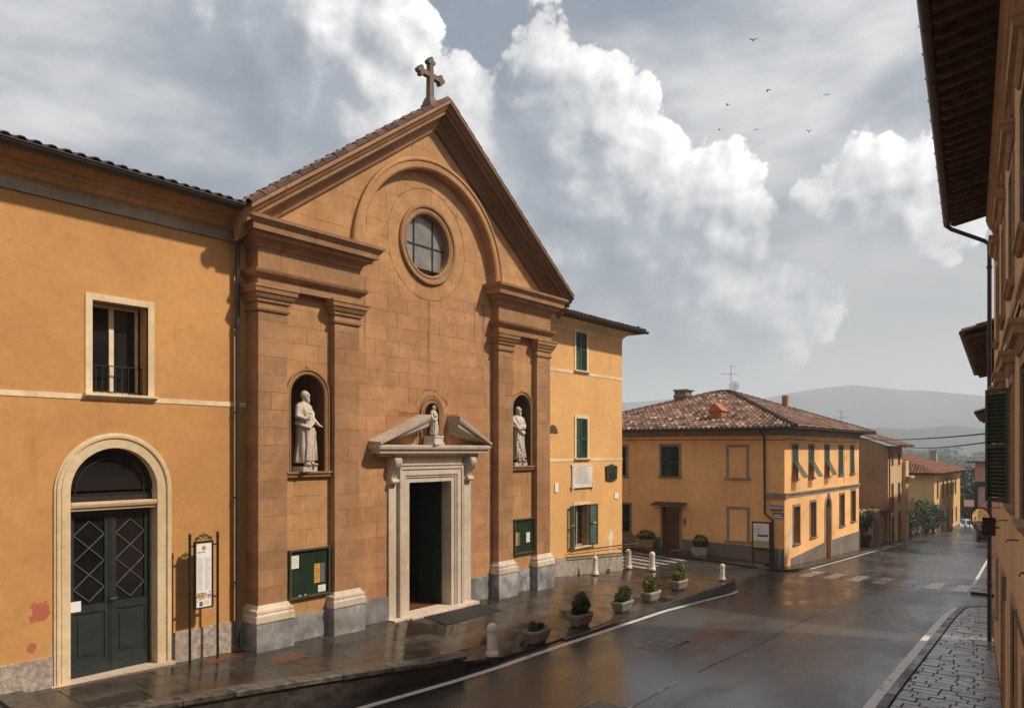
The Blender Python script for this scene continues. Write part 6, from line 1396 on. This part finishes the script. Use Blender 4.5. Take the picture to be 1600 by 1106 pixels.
# ------------------------------------------------------------------ vehicles
def car(x, y, z, rz, paint, label, van=False):
    t = thing('parked_car', (x, y, z), label, 'car', 'cars parked down the street', rz); M_ = Matrix.Translation((x, y, z)) @ Matrix.Rotation(rz, 4, 'Z')
    hh = 1.95 if van else 1.46; m = MB()
    side = [(-2.0, .25), (2.0, .25), (2.05, .55), (1.95, .78), (1.05, .92), (.45, hh-.05), (.2, hh), (-1.45, hh), (-1.75, hh-.1), (-2.02, .95), (-2.05, .5)]
    rings = []
    for (yy, k) in ((-.84, .93), (-.80, 1.0), (.80, 1.0), (.84, .93)): rings.append([(px*k, yy*(1 if pz < 1.0 else .86), .25+(pz-.25)*(k if pz > .9 else 1)) for px, pz in side])
    m.loft(rings); m.xf(M_); part('body', m, basic('car_paint_'+label[:5], paint, .25, .05, 2, 0, spec=.6), t)
    for s_ in (-1, 1):
        m = MB(); m.add([(.9, s_*.80, .97), (.42, s_*.74, hh-.12), (-1.4, s_*.74, hh-.12), (-1.7, s_*.80, .97)], [(0, 1, 2, 3)]); m.v = [(p[0], p[1]+s_*.03, p[2]) for p in m.v]; m.xf(M_); part('side_window', m, m_glass, t)
        for xx in (-1.25, 1.25):
            m = MB(); m.lathe((0, 0, 0), [(.10, -.09), (.30, -.09), (.32, -.05), (.32, .05), (.30, .09), (.10, .09)], 16); m.xf(M_ @ Matrix.Translation((xx, s_*.76, .32)) @ Matrix.Rotation(R(90), 4, 'X')); part('wheel', m, m_cable, t, smooth=True)
        m = MB(); m.box(-2.07, -1.98, s_*.62-.13, s_*.62+.13, .68, .86); m.xf(M_); part('tail_light', m, basic('tail_red', (.25, .01, .01), .3), t)
        m = MB(); m.box(1.93, 2.05, s_*.58-.17, s_*.58+.17, .58, .72); m.xf(M_); part('headlight', m, m_paper, t)
    m = MB(); m.add([(-1.99, -.66, 1.0), (-1.99, .66, 1.0), (-1.80, .58, hh-.15), (-1.80, -.58, hh-.15)], [(0, 1, 2, 3)]); m.v = [(p[0]-.05, p[1], p[2]) for p in m.v]; m.xf(M_); part('rear_window', m, m_glass, t)
    m = MB(); m.add([(1.02, -.68, .95), (1.02, .68, .95), (.48, .58, hh-.10), (.48, -.58, hh-.10)], [(0, 1, 2, 3)]); m.v = [(p[0]+.05, p[1], p[2]+.02) for p in m.v]; m.xf(M_); part('windscreen', m, m_glass, t)
car(118, 16.2, G(118, 12)+.35, R(205), (.62, .62, .63), 'white car parked at the street end, left of the pair')
car(118.5, 14.1, G(118, 12)+.35, R(200), (.55, .56, .58), 'pale car parked at the street end, right of the pair')
car(76, 7.75, G(76, 7.7), R(8), (.02, .02, .022), 'dark van parked on the right below the traffic mirror', True)
t = thing('road_sign', (110, 13.2, G(110, 13)), 'far white sign with red edge on a post at the street end', 'sign')
m = MB(); m.tube([(110, 13.2, G(110, 13)-.2), (110, 13.2, -2.4)], .05, 6); part('post', m, m_iron, t); m = MB(); m.box(109.94, 110.0, 12.5, 13.9, -2.6, -1.6); part('border', m, basic('sign_red', (.35, .06, .05), .5), t); m = MB(); m.box(109.92, 109.94, 12.62, 13.78, -2.5, -1.7); part('plate', m, m_paper, t)
# ------------------------------------------------------------------ birds
def bird(px, py, d, span, rz, flap, label):
    a = math.atan2(1200, 925); s_, c_ = math.sin(a), math.cos(a); u, v = (px-800)/1200, (704-py)/1200; p = ((s_+c_*u)*d, (c_-s_*u)*d, 4.4+v*d)
    t = thing('bird', p, label, 'bird', 'dark birds in the sky', rz); M_ = Matrix.Translation(p) @ Matrix.Rotation(rz, 4, 'Z'); m = MB(); k = span
    m.tube([(.26*k, 0, .0), (.2*k, 0, .03*k), (.08*k, 0, .02*k), (-.1*k, 0, 0), (-.22*k, 0, -.01*k), (-.36*k, 0, 0)], [.004*k, .035*k, .06*k, .055*k, .03*k, .045*k], 8); m.xf(M_); part('body', m, m_cable, t, smooth=True)
    for sd in (-1, 1):
        m = MB(); z1, z2 = math.sin(flap)*.22*k, math.sin(flap*.4)*.30*k+math.sin(flap)*.1*k
        m.loft([[(.10*k, sd*.03*k, .03*k), (-.10*k, sd*.03*k, .02*k), (-.10*k, sd*.03*k, .035*k)], [(.13*k, sd*.22*k, z1+.02*k), (-.08*k, sd*.22*k, z1), (-.08*k, sd*.22*k, z1+.012*k)], [(-.04*k, sd*.5*k, z2), (-.16*k, sd*.48*k, z2), (-.16*k, sd*.48*k, z2+.006*k)]]); m.xf(M_); part('wing', m, m_cable, t)
for a in [(1177, 64, 75, .85, .6, .9, 'highest bird, alone at the top'), (1200, 141, 80, .7, 2.4, -.5, 'bird below the highest one'), (1137, 165, 85, .7, 1.2, .8, 'bird left of the middle of the flock'), (1292, 149, 85, .75, .2, .3, 'bird farthest right in the upper flock'), (1124, 203, 95, .6, 2.0, .1, 'lowest bird on the far left'), (1182, 203, 95, .65, .4, .2, 'low bird in the middle of the flock'), (1264, 206, 85, .75, 3.6, 1.1, 'lowest bird on the right')]: bird(*a)
# ------------------------------------------------------------------ valley and hills
def ridge(name, r, pts, foot, back, rough, mat, seed):
    rg = random.Random(seed); m = MB(); rows_ = []; n = 150; ph = [rg.uniform(0, 6) for _ in range(8)]; base_a = math.atan2(1200, 925)
    for i in range(n+1):
        th_ = R(-62+124*i/n); px = 800+1200*math.tan(max(R(-55), min(R(55), th_))); hp = interp(pts, px); h = 4.4+(704-hp)/1200*r*math.cos(th_)
        h += rough*(math.sin(i*.9+ph[0])*.4+math.sin(i*2.3+ph[1])*.25+math.sin(i*.33+ph[2])*.5); a = base_a+th_; row_ = []
        for (f, hf) in ((1-foot, 0), (1-foot*.75, .12), (1-foot*.5, .38), (1-foot*.25, .72), (1-foot*.08, .94), (1, 1), (1+back*.3, .85), (1+back, 0)):
            w = 1+.22*(1 if 0 < hf < .9 else 0)*math.sin(i*.7+ph[3]+hf*5)*math.sin(i*.23+ph[4]); rr = r*f; row_.append((math.sin(a)*rr, math.cos(a)*rr, -75+(h+75)*hf*w if hf < 1 else h))
        rows_.append(row_)
    m.loft(rows_, caps=False, closed=False); return part(name, m, mat, None, smooth=True, kind='structure', pivot=(0, 0, -75))
m_hill = basic('hill_wood', (.03, .045, .035), .95, .5, .01, 0, spec=.1)
ridge('hills', 2300, [(-900, 640), (400, 650), (860, 636), (972, 629), (1058, 623), (1130, 626), (1200, 622), (1228, 615), (1280, 606), (1330, 601), (1370, 605), (1414, 610), (1436, 609), (1490, 615), (1545, 620), (1700, 640), (2600, 660)], .38, .3, 1.5, m_hill, 4)
ridge('middle_hills', 1300, [(-900, 700), (972, 690), (1250, 676), (1384, 666), (1430, 670), (1480, 664), (1560, 672), (2600, 690)], .3, .25, 2.0, m_hill, 9)
# wooded slopes of the valley: reads as one mass
m = MB(); rg = random.Random(77)
for _ in range(260):
    x = rg.choice([rg.uniform(170, 330), rg.uniform(330, 640)]); y = x*rg.uniform(.02, .20)+rg.uniform(-10, 10); z = tz(x, y); s_ = rg.uniform(.6, 1.2)*(4 if x < 330 else 6)
    for k in range(3): leaves(m, (x+rg.uniform(-1, 1)*s_*.6, y+rg.uniform(-1, 1)*s_*.6, z+s_*.7), (s_, s_, s_*.8), 60, s_*.16, rg, .5)
part('valley_wood', m, m_leafd, None, kind='stuff')
for i in range(7):
    x = 330+i*24; y = x*rg.uniform(.09, .15); z = tz(x, y); t = thing('far_house', (x, y, z), ('first','second','third','fourth','fifth','sixth','seventh')[i]+' nearest of the tiny houses in the valley haze', 'house', 'houses in the valley'); w_ = rg.uniform(5, 8)
    m = MB(); m.box(x-w_/2, x+w_/2, y-w_*.7, y+w_*.7, z-2, z+6); part('wall', m, m_far, t); m = MB(); m.prism([(x-w_/2-.4, z+6), (x+w_/2+.4, z+6), (x, z+8)], y-w_*.75, y+w_*.75); part('roof', m, m_brick, t)
# ------------------------------------------------------------------ haze
m = MB(); m.box(-3100, 4400, -3600, 3900, -140, 250); hz = part('haze', m, m_paper, None, kind='stuff'); hm = bpy.data.materials.new('haze_air'); hm.use_nodes = True; nt = hm.node_tree; nt.nodes.clear()
pv = nt.nodes.new('ShaderNodeVolumePrincipled'); pv.inputs['Color'].default_value = (.86, .92, 1, 1); pv.inputs['Density'].default_value = .00058; pv.inputs['Anisotropy'].default_value = 0.2
out = nt.nodes.new('ShaderNodeOutputMaterial'); nt.links.new(pv.outputs[0], out.inputs['Volume']); hz.data.materials.clear(); hz.data.materials.append(hm)
